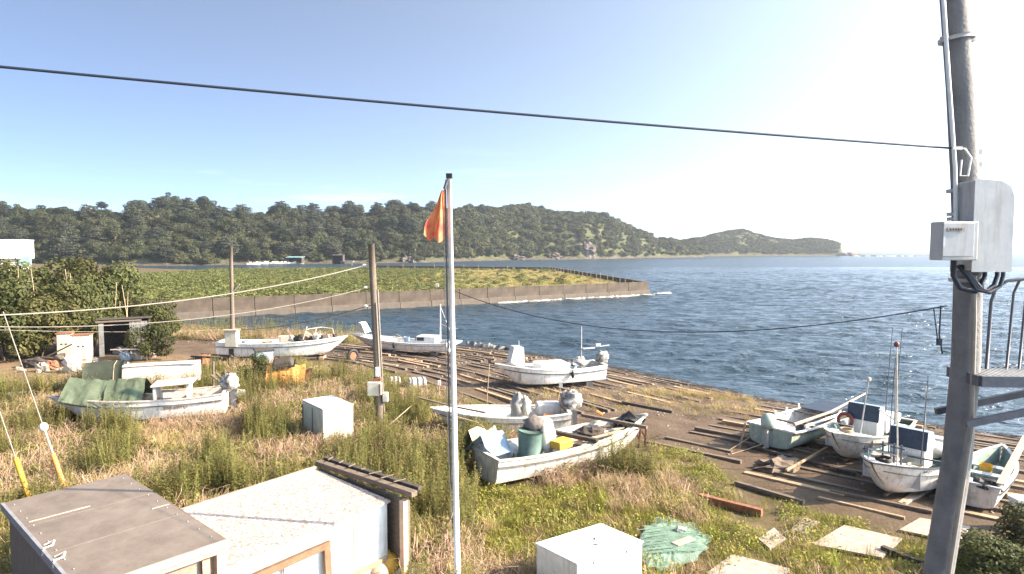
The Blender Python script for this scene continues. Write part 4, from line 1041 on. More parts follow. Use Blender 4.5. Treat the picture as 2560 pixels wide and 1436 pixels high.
MB().tube([(b9.X(.36), .2, 3.2), (b9.X(.40), .9, 3.3)], .03, 5).tube([(b9.X(.33), -.9, 2.4), (b9.X(.25), -1.6, 2.6)], .05, 5).build('deck_lamp', WHITEP, b9.root)
MB().sweep([(b9.X(.5), 1.25, 1.28), (b9.X(.6), -1.3, 1.30)], .07, .06).build('cross_beam', DSTEEL, b9.root)
MB().box((b9.X(.70), -.45, 1.38), (.5, .45, .1)).box((b9.X(.62), -.2, 1.30), (.9, .6, .04)).build('hatch', BOARD, b9.root)
# 10 narrow boat behind the pole
pA, pB = G(2432, 1272), G(2500, 1198); c = (pA + pB) / 2; yw = math.atan2(pB.y - pA.y, pB.x - pA.x)
b10 = boat('skiff', 'narrow pale skiff with a long white plank aboard beyond the concrete pole', (c.x, c.y, c.z + .2), yw, 4.3, 1.25, .56, .26, .45, .95, hull=FRPD, lining=TEALD, trim=DARKTRIM, rail=FRPIN)
MB().sweep([(-2.0, -.60, .74), (2.9, -.48, 1.02)], .18, .05).build('long_plank', WOODP, b10.root)
for t in (.25, .45, .62): thwart(b10, t, FRPIN, .3)
MB().blob((-1.9, -.3, .62), (.3, .32, .16), 10, 7, .3, 2.5, 2).build('net_bundle', BLACK, b10.root)

# ------------------------------------------------------------------ foreground sheds
def quad_prism(pts, z0, z1):
    """four plan points, vertical prism"""
    mb = MB(); v = [(x, y, z0) for x, y in pts] + [(x, y, z1) for x, y in pts]
    return mb.add(v, [(3, 2, 1, 0), (4, 5, 6, 7), (0, 1, 5, 4), (1, 2, 6, 5), (2, 3, 7, 6), (3, 0, 4, 7)])
ZR = 2.2
Lc, Kc, Rc = (Vector(P(u, v, ZR)) for u, v in ((18, 1256), (306, 1188), (552, 1350)))
ex = (Rc - Kc); ll = ex.length; ex.normalize(); ey = Vector((-ex.y, ex.x, 0)); ww = abs((Lc - Kc).dot(ey))
sh = empty('sheet_roof_shed', Vector((Kc.x, Kc.y, 0)), (0, 0, math.atan2(ex.y, ex.x)), 'timber shed with flat brown sheet roof, nearest on the weedy ground', 'shed')
# local: x from 0 to ll along the long side, y 0 to -ww
MB().box((ll / 2 + .02, -ww / 2, ZR - .02), (ll + .12, ww + .12, .035)).build('roof_sheet', ROOFB, sh)
MB().box((ll + .08, -ww / 2, ZR - .05), (.05, ww + .24, .12)).build('fascia_board', BOARD, sh)
MB().box((ll + .03, -ww / 2, ZR - .15), (.05, ww + .10, .10)).build('fascia_board', WOODP, sh)
MB().box((ll / 2, -ww - .07, ZR - .07), (ll + .1, .05, .14)).build('fascia_board', mat('grey_blue_batten', (.20, .20, .22), .8), sh)
MB().box((ll / 2, -.02 + .09, ZR - .07), (ll + .1, .04, .12)).build('fascia_board', WOOD, sh)
MB().box((ll / 2, -ww + .03, (ZR - .12) / 2), (ll - .12, .05, ZR - .12)).build('wall', mat('brown_board_wall', (.11, .085, .07), .85, scale=5, col2=(.17, .14, .115), stretch=(6, 1, 1)), sh)
MB().box((ll / 2, -.03, (ZR - .12) / 2), (ll - .12, .05, ZR - .12)).build('wall', MATS['brown_board_wall'], sh)
MB().box((ll - .09, -ww / 2, (ZR - .22) / 2), (.05, ww - .12, ZR - .22)).build('wall', mat('tan_plywood', (.20, .155, .115), .85, scale=3, col2=(.27, .215, .165)), sh)
MB().box((.03, -ww / 2, (ZR - .12) / 2), (.05, ww - .12, ZR - .12)).build('wall', MATS['brown_board_wall'], sh)
MB().box((ll + .0, -.03, ZR / 2 - .1), (.14, .14, ZR - .2)).build('corner_post', WOODP, sh)
MB().box((ll + .0, -.25, ZR / 2 - .12), (.03, .12, ZR - .25)).build('corner_post', WOODT, sh)
for k in (.34, .66): MB().box((ll * k, -ww / 2, ZR + .002), (.008, ww + .08, .008)).build('roof_joint', ROOFB, sh)
for k in range(10):
    for yy in (-.06, -ww + .06): MB().tube([(ll * (k + .5) / 10, yy, ZR - .01), (ll * (k + .5) / 10, yy, ZR + .012)], .012, 6).build('roof_nail', STEEL, sh)
MB().box((ll * .30, -ww * .74, ZR + .004), (.025, ww * .48, .012)).build('roof_batten', BOARD, sh)
MB().box((ll * .52, -.12, ZR + .004), (.025, .3, .012)).build('roof_batten', BOARD, sh)
for k, xx in enumerate((ll * .60, ll * .73)):
    MB().tube([(xx - .12, -ww - .02, ZR + .0), (xx - .04, -ww + .10, ZR + .06), (xx + .08, -ww + .05, ZR + .04), (xx + .04, -ww - .06, ZR + .01), (xx + .15, -ww - .1, ZR - .05)], .018, 5).build('tie_cord', TARPW, sh)
# speckled-roof hut
ZH = 1.72
A_, B_, D_ = (Vector(P(u, v, ZH)) for u, v in ((792, 1180), (955, 1250), (445, 1294)))
ey2 = (D_ - A_); ey2.normalize(); ex2 = Vector((-ey2.y, ey2.x, 0)); hw2 = (B_ - A_).dot(ex2)
if hw2 < 0: ex2 = -ex2; hw2 = -hw2
hl2 = 4.7
hut = empty('white_hut', Vector((A_.x, A_.y, 0)), (0, 0, math.atan2(ex2.y, ex2.x)), 'low white walled hut with speckled flat roof next to the brown roofed shed', 'hut')
# local: x 0..hw2 towards the sunny wall, y 0..-hl2 along (check orientation)
sy = -1 if (Matrix.Rotation(math.atan2(ex2.y, ex2.x), 3, 'Z') @ Vector((0, -1, 0))).dot(ey2) > 0 else 1
def hy_(a): return sy * a
MB().box((hw2 / 2, hy_(hl2 / 2), ZH - .03), (hw2 + .06, hl2, .05), (0, .05, 0)).build('roof_sheet', SPECK, hut)
MB().box((-.06, hy_(hl2 / 2), ZH + .07), (.09, hl2 + .02, .10)).build('roof_edging', BOARD, hut)
MB().box((hw2 - .06, hy_(hl2 / 2), (ZH - .14) / 2), (.06, hl2 - .1, ZH - .14)).build('wall', WHITEP, hut)
MB().box((.04, hy_(hl2 / 2), (ZH - .06) / 2), (.06, hl2 - .1, ZH - .06)).build('wall', WHITEP, hut)
MB().box((hw2 / 2, hy_(hl2 - .05), (ZH - .12) / 2), (hw2 - .22, .06, ZH - .12)).build('wall', WHITEP, hut)
MB().box((hw2 + .25, hy_(3.0), .78), (.5, 1.9, 1.52)).build('side_cupboard', WHITEP, hut)
MB().box((hw2 + .02, hy_(1.1), .42), (.05, 2.0, .10)).build('skirting_rail', WOODT, hut)
for k in (.95, 1.95): MB().box((hw2 - .02, hy_(k), .9), (.014, .012, 1.3)).build('wall_joint', CONC, hut)
# timber end wall: planks and beam cap
for k in range(9):
    w_ = (hw2 + .55) / 9; MB().box((-.1 + (k + .5) * w_, hy_(-.14 - .012 * (k % 2)), (ZH + .02) / 2), (w_ - .012, .05, ZH + .02 - .04 * (k % 3))).build('plank', WOOD, hut)
MB().box((hw2 / 2 + .2, hy_(-.17), ZH + .14), (hw2 + .75, .16, .11)).build('beam', WOOD, hut)
MB().box((hw2 / 2 + .2, hy_(-.36), ZH + .20), (hw2 + .70, .11, .08)).build('beam', WOODD, hut)
for k in range(7): MB().box((.1 + k * .4, hy_(-.32), ZH + .26), (.025, rng.uniform(.1, .34), .02), (0, 0, rng.uniform(-.5, .5))).build('batten', WOOD, hut)
MB().box((hw2 + .38, hy_(-.05), ZH / 2), (.12, .14, ZH)).build('corner_post', WOODP, hut)
# leaning timber frame in front
H2 = Matrix.LocRotScale(hut.location, hut.rotation_euler, None)
lf = empty('leaning_trellis', H2 @ Vector((hw2 + .62, hy_(2.9), 0)), (0, 0, hut.rotation_euler.z), 'brown timber frame leaning on the sunny wall of the white hut', 'frame')
FRAMEW = mat('brown_frame_timber', (.12, .07, .04), .8, scale=6, col2=(.22, .135, .08), bump=.3)
MB().box((0, .85, .80), (.07, .13, 1.6), (0, -.06, 0)).build('upright', FRAMEW, lf); MB().box((0, -.85, .80), (.07, .13, 1.6), (0, -.06, 0)).build('upright', FRAMEW, lf)
MB().box((-.05, 0, 1.60), (.08, 1.84, .12)).build('rail', FRAMEW, lf); MB().box((-.01, 0, .78), (.04, .06, 1.5), (0, -.06, 0)).build('upright', BOARD, lf)
MB().box((.03, hy_(-.55), .95), (.05, .5, .09), (.25, 0, 0)).build('handle_bar', WOOD, lf)
# buoys and clutter beside the hut
for (px, py, r_, m_, lab) in ((972, 1444, .27, YELLOW, 'round yellow buoy at the corner of the white hut'), (944, 1462, .25, WOODP, 'round pale brown buoy in front of the yellow one')):
    g_ = G(px, py); q = MB().blob((0, 0, r_), (r_, r_, r_), 18, 12, 0).tube([(0, 0, 2 * r_ - .02), (0, 0, 2 * r_ + .06)], .04, 6).build('buoy', m_, None, True); q.location = g_; tag(q, lab, 'buoy')
for i, (px, py, m_, lab) in enumerate(((1010, 1448, TARPW, 'crumpled pale bag on the ground beyond the buoys'), (1035, 1452, PINK, 'pinkish rubble lump on the ground past the buoys'), (905, 1462, WOODD, 'dark bundle leaning between the hut and the buoys'))):
    g_ = G(px, py); q = MB().blob((0, 0, .10), (.20, .18, .14), 10, 7, .3, 3, i).build('ground_clutter', m_); q.location = g_; tag(q, lab, 'clutter')

# ------------------------------------------------------------------ boxes on the weedy ground
def obox_px(name, corners, z, h, m, label, cat, top=None, lip=.03):
    l_, f_, r_ = (Vector(P(u, v, z)) for u, v in corners)
    a = f_ - l_; b = r_ - f_; b = b - a.normalized() * b.dot(a.normalized())
    b0 = r_ - f_; a0 = f_ - l_; dv = (math.pi / 2 - a0.angle(b0)) / 2
    c = (l_ + r_) / 2; yaw = math.atan2(a0.y, a0.x) + dv * (1 if a0.x * b0.y - a0.y * b0.x < 0 else -1); b = b0
    root = empty(name, (c.x, c.y, z - h), (0, 0, yaw), label, cat)
    la, lb = a.length, b.length
    MB().box((0, 0, h / 2 - .02), (la, lb, h - .04)).build('body', m, root, bevel=.02)
    MB().box((0, 0, h - .0), (la + lip, lb + lip, .05)).build('lid', top or m, root, bevel=.015)
    return root, la, lb
def plan_box(name, corners, z, m, label, cat):
    l_, f_, r2 = (Vector(P(u, v, z)) for u, v in corners); b_ = l_ + r2 - f_; c = (l_ + r2) / 2
    root = empty(name, (c.x, c.y, 0), (0, 0, 0), label, cat)
    pl = [(p.x - c.x, p.y - c.y) for p in (l_, f_, r2, b_)]
    quad_prism(pl, 0, z - .05).build('body', m, root, bevel=.02); quad_prism([(x * 1.03, y * 1.03) for x, y in pl], z - .045, z).build('lid', m, root, bevel=.015)
    e = [Vector((*pl[1], 0)) - Vector((*pl[0], 0)), Vector((*pl[2], 0)) - Vector((*pl[1], 0))]
    for k in (.25, .75):
        q = Vector((*pl[1], 0)) + e[1] * k; MB().box((q.x * 1.015, q.y * 1.015, z - .10), (.05, .02, .05), (0, 0, math.atan2(e[1].y, e[1].x))).build('hinge', STEEL, root)
    return root, 1, 1
r_, la, lb = plan_box('white_container', ((1341, 1357), (1443, 1408), (1606, 1353)), .95, WHITEP, 'white box container standing alone in the grass beside green netting', 'container')
MB().box((.1, -.15, .96), (.10, .02, .02)).box((.12, .12, .965), (.04, .06, .02)).build('hasp', DSTEEL, r_)
MINTW = mat('pale_mint_enamel', (.46, .50, .44), .45, scale=3, col2=(.60, .63, .56), grime=.6, gcol=(.22, .14, .07))
r_, la, lb = obox_px('old_freezer', ((758, 1001), (806, 1025), (881, 1012)), 1.28, 1.28, MINTW, 'pale mint old freezer standing upright in the weeds', 'freezer', WHITEP)
MB().box((-la / 2 + .02, -lb / 2 - .012, .62), (.03, .03, 1.0)).build('door_seam', DSTEEL, r_); MB().box((0, -lb / 2 - .012, .62), (.02, .02, 1.1)).build('door_seam', DSTEEL, r_)

# ------------------------------------------------------------------ poles and wires
def wood_pole(base, top, r0, r1, label, name='utility_pole'):
    b = Vector(base); t = Vector(top); r = empty(name, b, (0, 0, 0), label, 'utility pole')
    d = t - b; MB().tube([d * k / 6 + Vector((0, 0, -.4 if k == 0 else 0)) for k in range(7)], r0, 12, r1).build('shaft', WOOD, r, True)
    return r, d
p2b = G(952, 1078); p2t = PD(928, 610, p2b.y)
r_, d = wood_pole(p2b, p2t, .16, .12, 'tall wooden pole with meter boxes in the middle of the weeds')
def along(d, z): return d * (z / d.z)
MB().tube([along(d, z) + Vector((.17, -.02, 0)) for z in (0, 2, 4, 5.5)], .025, 6).build('conduit', CABLEP, r_); MB().tube([along(d, z) + Vector((.10, -.12, 0)) for z in (1.5, 3, 5)], .02, 6).build('conduit', CABLEP, r_)
MB().box(along(d, 1.72) + Vector((-.12, -.22, 0)), (.46, .32, .52)).build('meter_box', CABINET, r_, bevel=.02); MB().box(along(d, 1.72) + Vector((.16, -.30, 0)), (.03, .26, .44)).build('meter_door', BOARD, r_)
MB().box(along(d, 1.35) + Vector((.26, -.06, 0)), (.20, .2, .36)).build('switch_box', TARPW, r_, bevel=.02); MB().box(along(d, 2.35) + Vector((.02, -.2, 0)), (.14, .10, .36)).build('switch_box', WHITEP, r_, bevel=.02)
MB().box(along(d, 2.05) + Vector((0, -.14, 0)), (.30, .2, .12)).build('bracket', RUST, r_)
p1b = G(583, 903); p1t = PD(577, 615, p1b.y)
r1_, d1 = wood_pole(p1b, p1t, .15, .10, 'wooden pole with cream box beside the bank, by the gear laden skiff')
MB().box(along(d1, 1.45) + Vector((.05, -.22, 0)), (.75, .5, 1.0)).build('meter_box', CABINET, r1_, bevel=.03); MB().box(along(d1, 2.0) + Vector((.05, -.26, 0)), (.9, .65, .08)).build('box_roof', WOODP, r1_)
MB().box(along(d1, .5) + Vector((0, -.16, 0)), (.3, .16, 1.2)).build('base_post', WOODD, r1_)
MB().tube([along(d1, 4.3), along(d1, 4.6) + Vector((.5, 0, .25))], .05, 6).build('lamp_arm', CABLEP, r1_)
def wire(name, a, b, sag, r, m, label, n=24, cat='wire'):
    a, b = Vector(a), Vector(b); o = MB().tube([a.lerp(b, k / n) - Vector((0, 0, 4 * sag * (k / n) * (1 - k / n))) for k in range(n + 1)], r, 6).build(name, m, None, True)
    return tag(o, label, cat)
wt = Vector(p2b) + along(d, 6.45); 
wire('overhead_wire', wt + Vector((-.1, -.1, 0)), PD(-420, 795, 15.0), .55, .021, CABLEP, 'pale sagging cable running from the top of the tall wooden pole')
wire('overhead_wire', Vector(p2b) + along(d, 5.6) + Vector((-.1, -.1, 0)), PD(-300, 805, 16.5), .65, .014, CABLEP, 'thinner pale cable just below the top cable of the wooden pole')
wire('overhead_wire', Vector(p2b) + along(d, 4.9) + Vector((-.1, 0, 0)), Vector(p1b) + along(d1, 2.0) + Vector((.3, 0, 0)), .25, .022, CABLEP, 'pale cable slanting down from the wooden pole to the cream box pole')
for i, (z, dx) in enumerate(((6.45, -.28), (5.6, -.28), (4.9, -.3))):
    q = MB().blob((0, 0, 0), (.09, .06, .05), 10, 6, 0).build('strain_insulator', WHITEP, r_); q.location = along(d, z) + Vector((dx, -.1, -.03))
wire('overhead_wire', PD(-150, 820, 30), Vector(G(560, 845)) + Vector((0, 0, .7)), .2, .012, CABLEP, 'thin wire strung low in front of the thicket')
# guy wires
def guy(a, b, lab, guard, ins, m):
    a, b = Vector(a), Vector(b); r = empty('guy_wire', b, (0, 0, 0), lab, 'guy wire'); d = a - b
    MB().tube([(0, 0, 0), d], .016, 6).build('cable', CABLEP, r)
    MB().tube([d * .0, d.normalized() * guard], .065 if guard < 2 else .05, 10).build('guard_tube', m, r, True)
    if ins:
        q = d.normalized() * ins
        MB().blob(q, (.12, .12, .13), 12, 8, 0).build('insulator', WHITEP, r, True); MB().tube([q * .98, q * .62], .035, 6).build('twisted_end', WOODP, r)
    return r
gb = G(172, 1250); guy(PD(8, 780, gb.y + 2.2), gb, 'guy wire with white ball insulator and thin orange guard by the shed', 1.45, 2.35, ORANGE)
gb = G(92, 1300); guy(PD(-25, 960, gb.y + 1.0), gb, 'guy wire with thick yellow guard tube at the shed corner', 1.75, 0, YELLOW)

# concrete pole with cabinets, close by
PY = 6.8
def pp(u, v, y=PY): return Vector(PD(u, v, y))
cpole = empty('concrete_pole', (pp(2330, 1436).x, PY, 0), (0, 0, 0), 'big grey concrete utility pole with cabinets and cables, close by', 'utility pole')
path = []
for (u, v) in ((2250, 2250), (2345, 1436), (2392, 1150), (2415, 900), (2420, 700), (2412, 450), (2400, 220), (2384, 0), (2360, -260)):
    q = pp(u, v); path.append(q - cpole.location)
path[0].z = -.3
MB().tube(path, .143, 20, .118).build('shaft', POLEC, cpole, True)
def lp(u, v, y=PY): return pp(u, v, y) - cpole.location
MB().tube([lp(2372, 1436, PY - .2), lp(2428, 1080, PY - .19), lp(2436, 800, PY - .19), lp(2436, 690, PY - .19)], .024, 8).build('conduit', CABLEP, cpole)
MB().tube([lp(2352, -100, PY - .1), lp(2372, 200, PY - .1), lp(2388, 420, PY - .1), lp(2390, 560, PY - .1)], .02, 8).build('conduit', WHITEP, cpole)
for (v, rr) in ((98, .165), (475, .168), (533, .172), (545, .172), (700, .175)):
    k = min(range(len(path) - 1), key=lambda i: abs(PD(0, v, PY)[2] - (path[i].z + path[i + 1].z) / 2)); a, b = path[k], path[k + 1]
    z = PD(0, v, PY)[2]; f = (z - a.z) / (b.z - a.z); cc = a.lerp(b, f); dd = (b - a).normalized()
    MB().tube([cc - dd * .02, cc + dd * .02], rr, 20).build('band', GREYBOX, cpole, True)
for s in (-1, 1): 
    q = lp(2394 + s * 34, 98, PY); MB().box(q, (.06, .05, .05)).build('step_bolt', GREYBOX, cpole)
for v in (380, 412): MB().box(lp(2444, v, PY), (.07, .05, .05)).build('step_bolt', GREYBOX, cpole)
q = MB().box(lp(2384, 603, PY - .28), (.36, .20, .39)).build('meter_cabinet', GREYBOX, cpole, bevel=.012)
MB().box(lp(2396, 600, PY - .392), (.31, .012, .33)).build('cabinet_door', GREYBOX, q, bevel=.004)
MB().box(lp(2390, 574, PY - .403), (.17, .006, .04)).build('label_plate', BOARD, q)
for k in range(5): MB().box(lp(2377 + k * 6.6, 574, PY - .409), (.012, .004, .018)).build('label_mark', DARKTRIM, q)
MB().box(lp(2360, 605, PY - .403), (.02, .01, .10)).build('cabinet_handle', STEEL, q)
q = MB()
prof = [(-.19, -.46), (.19, -.46), (.19, .28), (.15, .38), (.06, .43), (-.19, .45)]
cc = lp(2484, 563, PY - .34); cc.y += .16
n_ = len(prof); q.add([(cc.x + x, cc.y - .16, cc.z + z) for x, z in prof] + [(cc.x + x, cc.y + .16, cc.z + z) for x, z in prof], [tuple(range(n_)), tuple(range(2 * n_ - 1, n_ - 1, -1))] + [(i, (i + 1) % n_, n_ + (i + 1) % n_, n_ + i) for i in range(n_)])
q.build('distribution_cabinet', GREYBOX, cpole, bevel=.012)
for k, (u0, u1) in enumerate(((2462, 2448), (2493, 2444), (2508, 2440))):
    MB().tube([lp(u0, 668, PY - .18), lp(u0, 690, PY - .18), lp(u0 - 8, 708 + k * 4, PY - .19), lp((u0 + u1) / 2, 722 + k * 5, PY - .20), lp(u1, 716 + k * 4, PY - .2), lp(u1 - 22, 690, PY - .2), lp(u1 - 45, 665, PY - .2)], .021, 8).build('cable_loop', CABLE, cpole, True)
MB().tube([lp(2385, 645, PY - .25), lp(2383, 690, PY - .22), lp(2400, 720, PY - .21), lp(2440, 730, PY - .2)], .026, 8).build('cable_loop', CABLE, cpole, True)
MB().tube([lp(2392, 372, PY - .16), lp(2412, 372, PY - .18), lp(2428, 395, PY - .19), lp(2420, 440, PY - .2), lp(2400, 440, PY - .2), lp(2404, 400, PY - .2)], .009, 6).build('loose_wire', WHITEP, cpole)
MB().box(lp(2392, 371, PY - .18), (.10, .03, .03)).build('insulator', WHITEP, cpole)
wire('overhead_wire', pp(2393, 372, PY - .15), PD(-260, 142, 4.9), .03, .0115, CABLE, 'thick dark cable crossing the sky from the concrete pole', 30)
wire('overhead_wire', pp(2368, 765, PY), PD(1137, 728, 12.0), .50, .007, CABLE, 'thin dark wire sagging from flagpole to concrete pole over the water')
MB().tube([lp(2352, 765, PY), lp(2348, 840, PY - .05), lp(2356, 885, PY)], .008, 5).tube([lp(2334, 770, PY), lp(2345, 860, PY)], .006, 5).box(lp(2348, 855, PY - .03), (.04, .04, .07)).build('wire_clamp', CABLE, cpole)
# service platform
zt = PD(0, 946, 6.5)[2]
pf = empty('service_platform', (pp(2430, 940).x, 6.75, zt), (0, 0, -.06), 'steel grating platform with hooped railing bracketed to the concrete pole', 'platform')
x0, x1, y0, y1 = -.12, 1.7, -.28, .28
for yy in (y0, y1): MB().box(((x0 + x1) / 2, yy, -.03), (x1 - x0, .035, .11)).build('edge_channel', DSTEEL, pf)
MB().box((x0, 0, -.03), (.035, y1 - y0 - .04, .11)).build('edge_channel', DSTEEL, pf)
for k in range(30): MB().box((x0 + .06 + k * .06, 0, .005), (.022, y1 - y0 - .05, .035), (0, 0, 0)).build('grating_bar', STEEL, pf)
for yy in (-.12, .06): MB().box(((x0 + x1) / 2, yy, -.035), (x1 - x0 - .05, .02, .03)).build('cross_bar', DSTEEL, pf)
for yy in (y0 + .02, y1 - .02): MB().sweep([(x0 - .12, yy, -.48), (x1 - .3, yy, -.10)], .05, .07).build('diagonal_brace', DSTEEL, pf)
MB().tube([(.24, .2, 0), (.26, .2, .75), (.30, .2, .90), (.42, .2, .98), (.6, .2, 1.0), (1.5, .2, 1.02)], .018, 8).build('rail_hoop', DSTEEL, pf, True)
for xx in (.47, .60, .82, 1.05, 1.28): MB().tube([(xx - .02, .2, 0), (xx + .02, .2, .85), (xx + .08, .2, 1.0)], .014, 7).build('baluster', DSTEEL, pf, True)

# flagpole and flag
FY = 12.0
fb = Vector((PD(1146, 1551, FY)[0], FY, gz1(-1, FY))); ft = Vector(PD(1123, 446, FY))
fp = empty('flagpole', fb, (0, 0, 0), 'tall white metal flagpole in the middle of the grass', 'flagpole')
d = ft - fb; MB().tube([(0, 0, -.3), d * .5, d], .062, 16, .045).build('shaft', WHITEP, fp, True)
MB().box(d + Vector((0, 0, .04)), (.11, .11, .09)).build('pulley_cap', BLACK, fp); MB().tube([d + Vector((-.06, -.02, -.02)), d + Vector((-.11, -.02, -.4)), d * .5 + Vector((-.13, -.02, 0)), d * .16 + Vector((-.09, -.05, 0))], .008, 5).build('halyard', CABLEP, fp)
MB().tube([d * .985 + Vector((-.075, 0, 0)), d * .72 + Vector((-.085, 0, 0)), d * .3 + Vector((-.1, 0, 0))], .018, 6).build('inner_rod', DSTEEL, fp)
fl_top = Vector(PD(1112, 476, FY - .05))
nx, nz_ = 14, 20; XX = np.zeros((nz_, nx)); YY = XX.copy(); ZZ = XX.copy()
for i in range(nz_):
    v = i / (nz_ - 1)
    for j in range(nx):
        u = j / (nx - 1); w = .05 + .27 * v ** .8
        XX[i, j] = -u * w * (1 + .12 * math.sin(v * 7 + u * 3)) - .07 * v * u + .04 * (1 - u) * v; YY[i, j] = .11 * math.sin(u * 10 + v * 1.5) * (.25 + v) + .05 * math.sin(u * 19 + v * 5)
        ZZ[i, j] = -v * (.86 + .10 * u * (1 - .4 * u)) - .04 * math.sin(u * 5) * v + .05 * math.sin(u * 13 + 1) * v ** 2
fo_ = grid_mesh('flag', XX, YY, ZZ, FLAGR); fo_.location = fl_top; tag(fo_, 'limp red and orange flag hanging at the top of the flagpole', 'flag')
MB().tube([(0, 0, .02), (.03, 0, .14), (.06, 0, .2)], .035, 8, .02).build('flag_toggle', DSTEEL, fo_)

# ------------------------------------------------------------------ slipway timbers on the beach
def yaw_to(px0, px1):
    a, b = G(*px0), G(*px1); return a, b
BNAMES = [(b2, 'the gear laden skiff'), (b3, 'the cabin boat'), (b4, 'the windshield skiff'), (b5, 'the shrouded console skiff'), (b6, 'the cluttered wooden boat'), (b7, 'the mint skiff'), (b8, 'the life ring boat'), (b9, 'the many masted boat'), (b10, 'the narrow skiff by the pole')]
skid_me = MB().box((0, 0, 0), (3.0, .16, .13)).build('timber_skid', WOOD); sk_data = skid_me.data
bpy.data.objects.remove(skid_me)
sk2 = MB().box((0, 0, 0), (3.0, .2, .16)).build('x', WOODT); sk2_data = sk2.data; bpy.data.objects.remove(sk2)
def skid(p, yaw, L, data, tilt=0):
    o = bpy.data.objects.new('timber_skid', data); COL.objects.link(o); o.location = p; o.rotation_euler = (0, tilt, yaw); o.scale = (L / 3, 1, 1)
    nb = min(BNAMES, key=lambda b: (b[0].root.location.x - p[0]) ** 2 + (b[0].root.location.y - p[1]) ** 2)
    sd_ = shore_d(np.array([p[0]]), np.array([p[1]]))[0]
    return tag(o, ('long' if L > 2.5 else 'short') + ' weathered timber skid ' + ('by the water' if sd_ < 3.5 else ('midway up the sand' if sd_ < 8 else 'on the upper sand')) + ' near ' + nb[1], 'timber', 'boat skids laid across the beach')
shp = np.array(SHORE); nsk = 0
rows = []
cum = [0.0]
for i in range(len(SHORE) - 1): cum.append(cum[-1] + math.hypot(SHORE[i + 1][0] - SHORE[i][0], SHORE[i + 1][1] - SHORE[i][1]))
def shore_at(s):
    x = np.interp(s, cum, shp[:, 0]); y = np.interp(s, cum, shp[:, 1]); x2 = np.interp(s + 1.5, cum, shp[:, 0]); y2 = np.interp(s + 1.5, cum, shp[:, 1])
    return Vector((float(x), float(y), 0)), math.atan2(y2 - y, x2 - x)
for band in range(19):
    dist = .9 + band * .86
    for lane in range(26):
        s = 1.0 + lane * 4.1 + rng.uniform(-.25, .25)
        if s > cum[-1] * .74: break
        base, an = shore_at(s); nrm = Vector((math.sin(an), -math.cos(an), 0))
        if not inside(np.array([base.x + nrm.x]), np.array([base.y + nrm.y]), LAND)[0]: nrm = -nrm
        p = base + nrm * (dist + rng.uniform(-.3, .3))
        inw = inside(np.array([p.x]), np.array([p.y]), WEEDPOLY)[0]
        L = rng.uniform(2.5, 3.5)
        if inw or rng.random() < .10 or p.x > 27: continue
        u = CX + p.x / p.y * FPX
        if u > 2700 or p.x < -16: continue
        p.z = gz1(p.x, p.y) + rng.uniform(-.02, .03)
        skid(p, an + rng.uniform(-.03, .03), L, rng.choice((sk_data, sk_data, sk_data, sk_data, sk2_data))); nsk += 1
        if nsk > 292: break
# single timbers near the grass
def timber(px0, px1, w, h, m, label, name='timber_beam', lift=.06):
    a, b = G(*px0), G(*px1); c = (a + b) / 2; o = MB().box((0, 0, 0), ((b - a).length, w, h)).build(name, m, None, bevel=.01)
    o.location = (c.x, c.y, c.z + h / 2 + lift - .06); o.rotation_euler = (0, -math.atan2(b.z - a.z, (b - a).length), math.atan2(b.y - a.y, b.x - a.x)); return tag(o, label, 'timber')
timber((1748, 1252), (1905, 1292), .16, .2, RUST, 'reddish brown beam lying in the dirt at the grass edge')
timber((1838, 1212), (2010, 1262), .14, .12, WOOD, 'grey beam in the grass just beyond the reddish one')
timber((2045, 1248), (2262, 1300), .10, .08, WOODT, 'long thin pale batten nearest the white boats')
timber((2075, 1232), (2330, 1285), .12, .1, WOOD, 'long grey batten behind the pale thin one')
timber((1870, 1120), (2140, 1190), .16, .12, WOODD, 'dark beam lying in the shade under the mint skiff')
timber((1965, 1198), (2068, 1138), .07, .07, WOODT, 'thin pale prop pole slanting up towards the life ring boat', lift=.3)
timber((2255, 1262), (2312, 1222), .22, .05, WOODP, 'pinkish orange plank under the bow of the many masted boat')
timber((2262, 1262), (2325, 1228), .10, .07, BOARD, 'pale short batten beside the pinkish orange plank')
timber((2205, 1376), (2330, 1425), .14, .12, WOODD, 'dark rail in the weeds beside the bleached boards')
def sheet(pxs, m, label, name='bleached_board', th=.05, z=.06, nx=1):
    pts = [G(u, v) + Vector((0, 0, z)) for u, v in pxs]; mb = MB(); n = len(pts)
    c = sum(pts, Vector()) / n
    mb.add([p - c for p in pts] + [p - c - Vector((0, 0, th)) for p in pts], [tuple(range(n)), tuple(range(2 * n - 1, n - 1, -1))] + [(i, n + i, n + (i + 1) % n, (i + 1) % n) for i in range(n)])
    o = mb.build(name, m); o.location = c; return tag(o, label, 'board' if name.endswith('board') else 'net')
sheet(((2030, 1366), (2110, 1318), (2255, 1352), (2205, 1400)), BOARD, 'large bleached board lying on the ground in front of the concrete pole')
sheet(((2248, 1330), (2300, 1300), (2425, 1322), (2395, 1362)), BOARD, 'bleached board lying behind the concrete pole')
sheet(((1765, 1440), (1830, 1392), (1975, 1428), (1940, 1480)), BOARD, 'bleached board at the very bottom of the grass, partly overgrown')
sheet(((1895, 1352), (1935, 1325), (1965, 1352), (1925, 1378)), BOARD, 'small weathered board half covered by dry grass')
sheet(((1975, 1330), (2010, 1300), (2050, 1310), (2012, 1340)), BOARD, 'small board scrap just beyond the large bleached one')
nt = MB(); pts = [G(u, v) for u, v in ((1596, 1400), (1606, 1330), (1645, 1297), (1725, 1312), (1780, 1352), (1752, 1398), (1690, 1432), (1630, 1430))]
dense = []
for i in range(len(pts)):
    for k in range(5): dense.append(pts[i].lerp(pts[(i + 1) % len(pts)], k / 5))
pts = dense; c = sum(pts, Vector()) / len(pts)
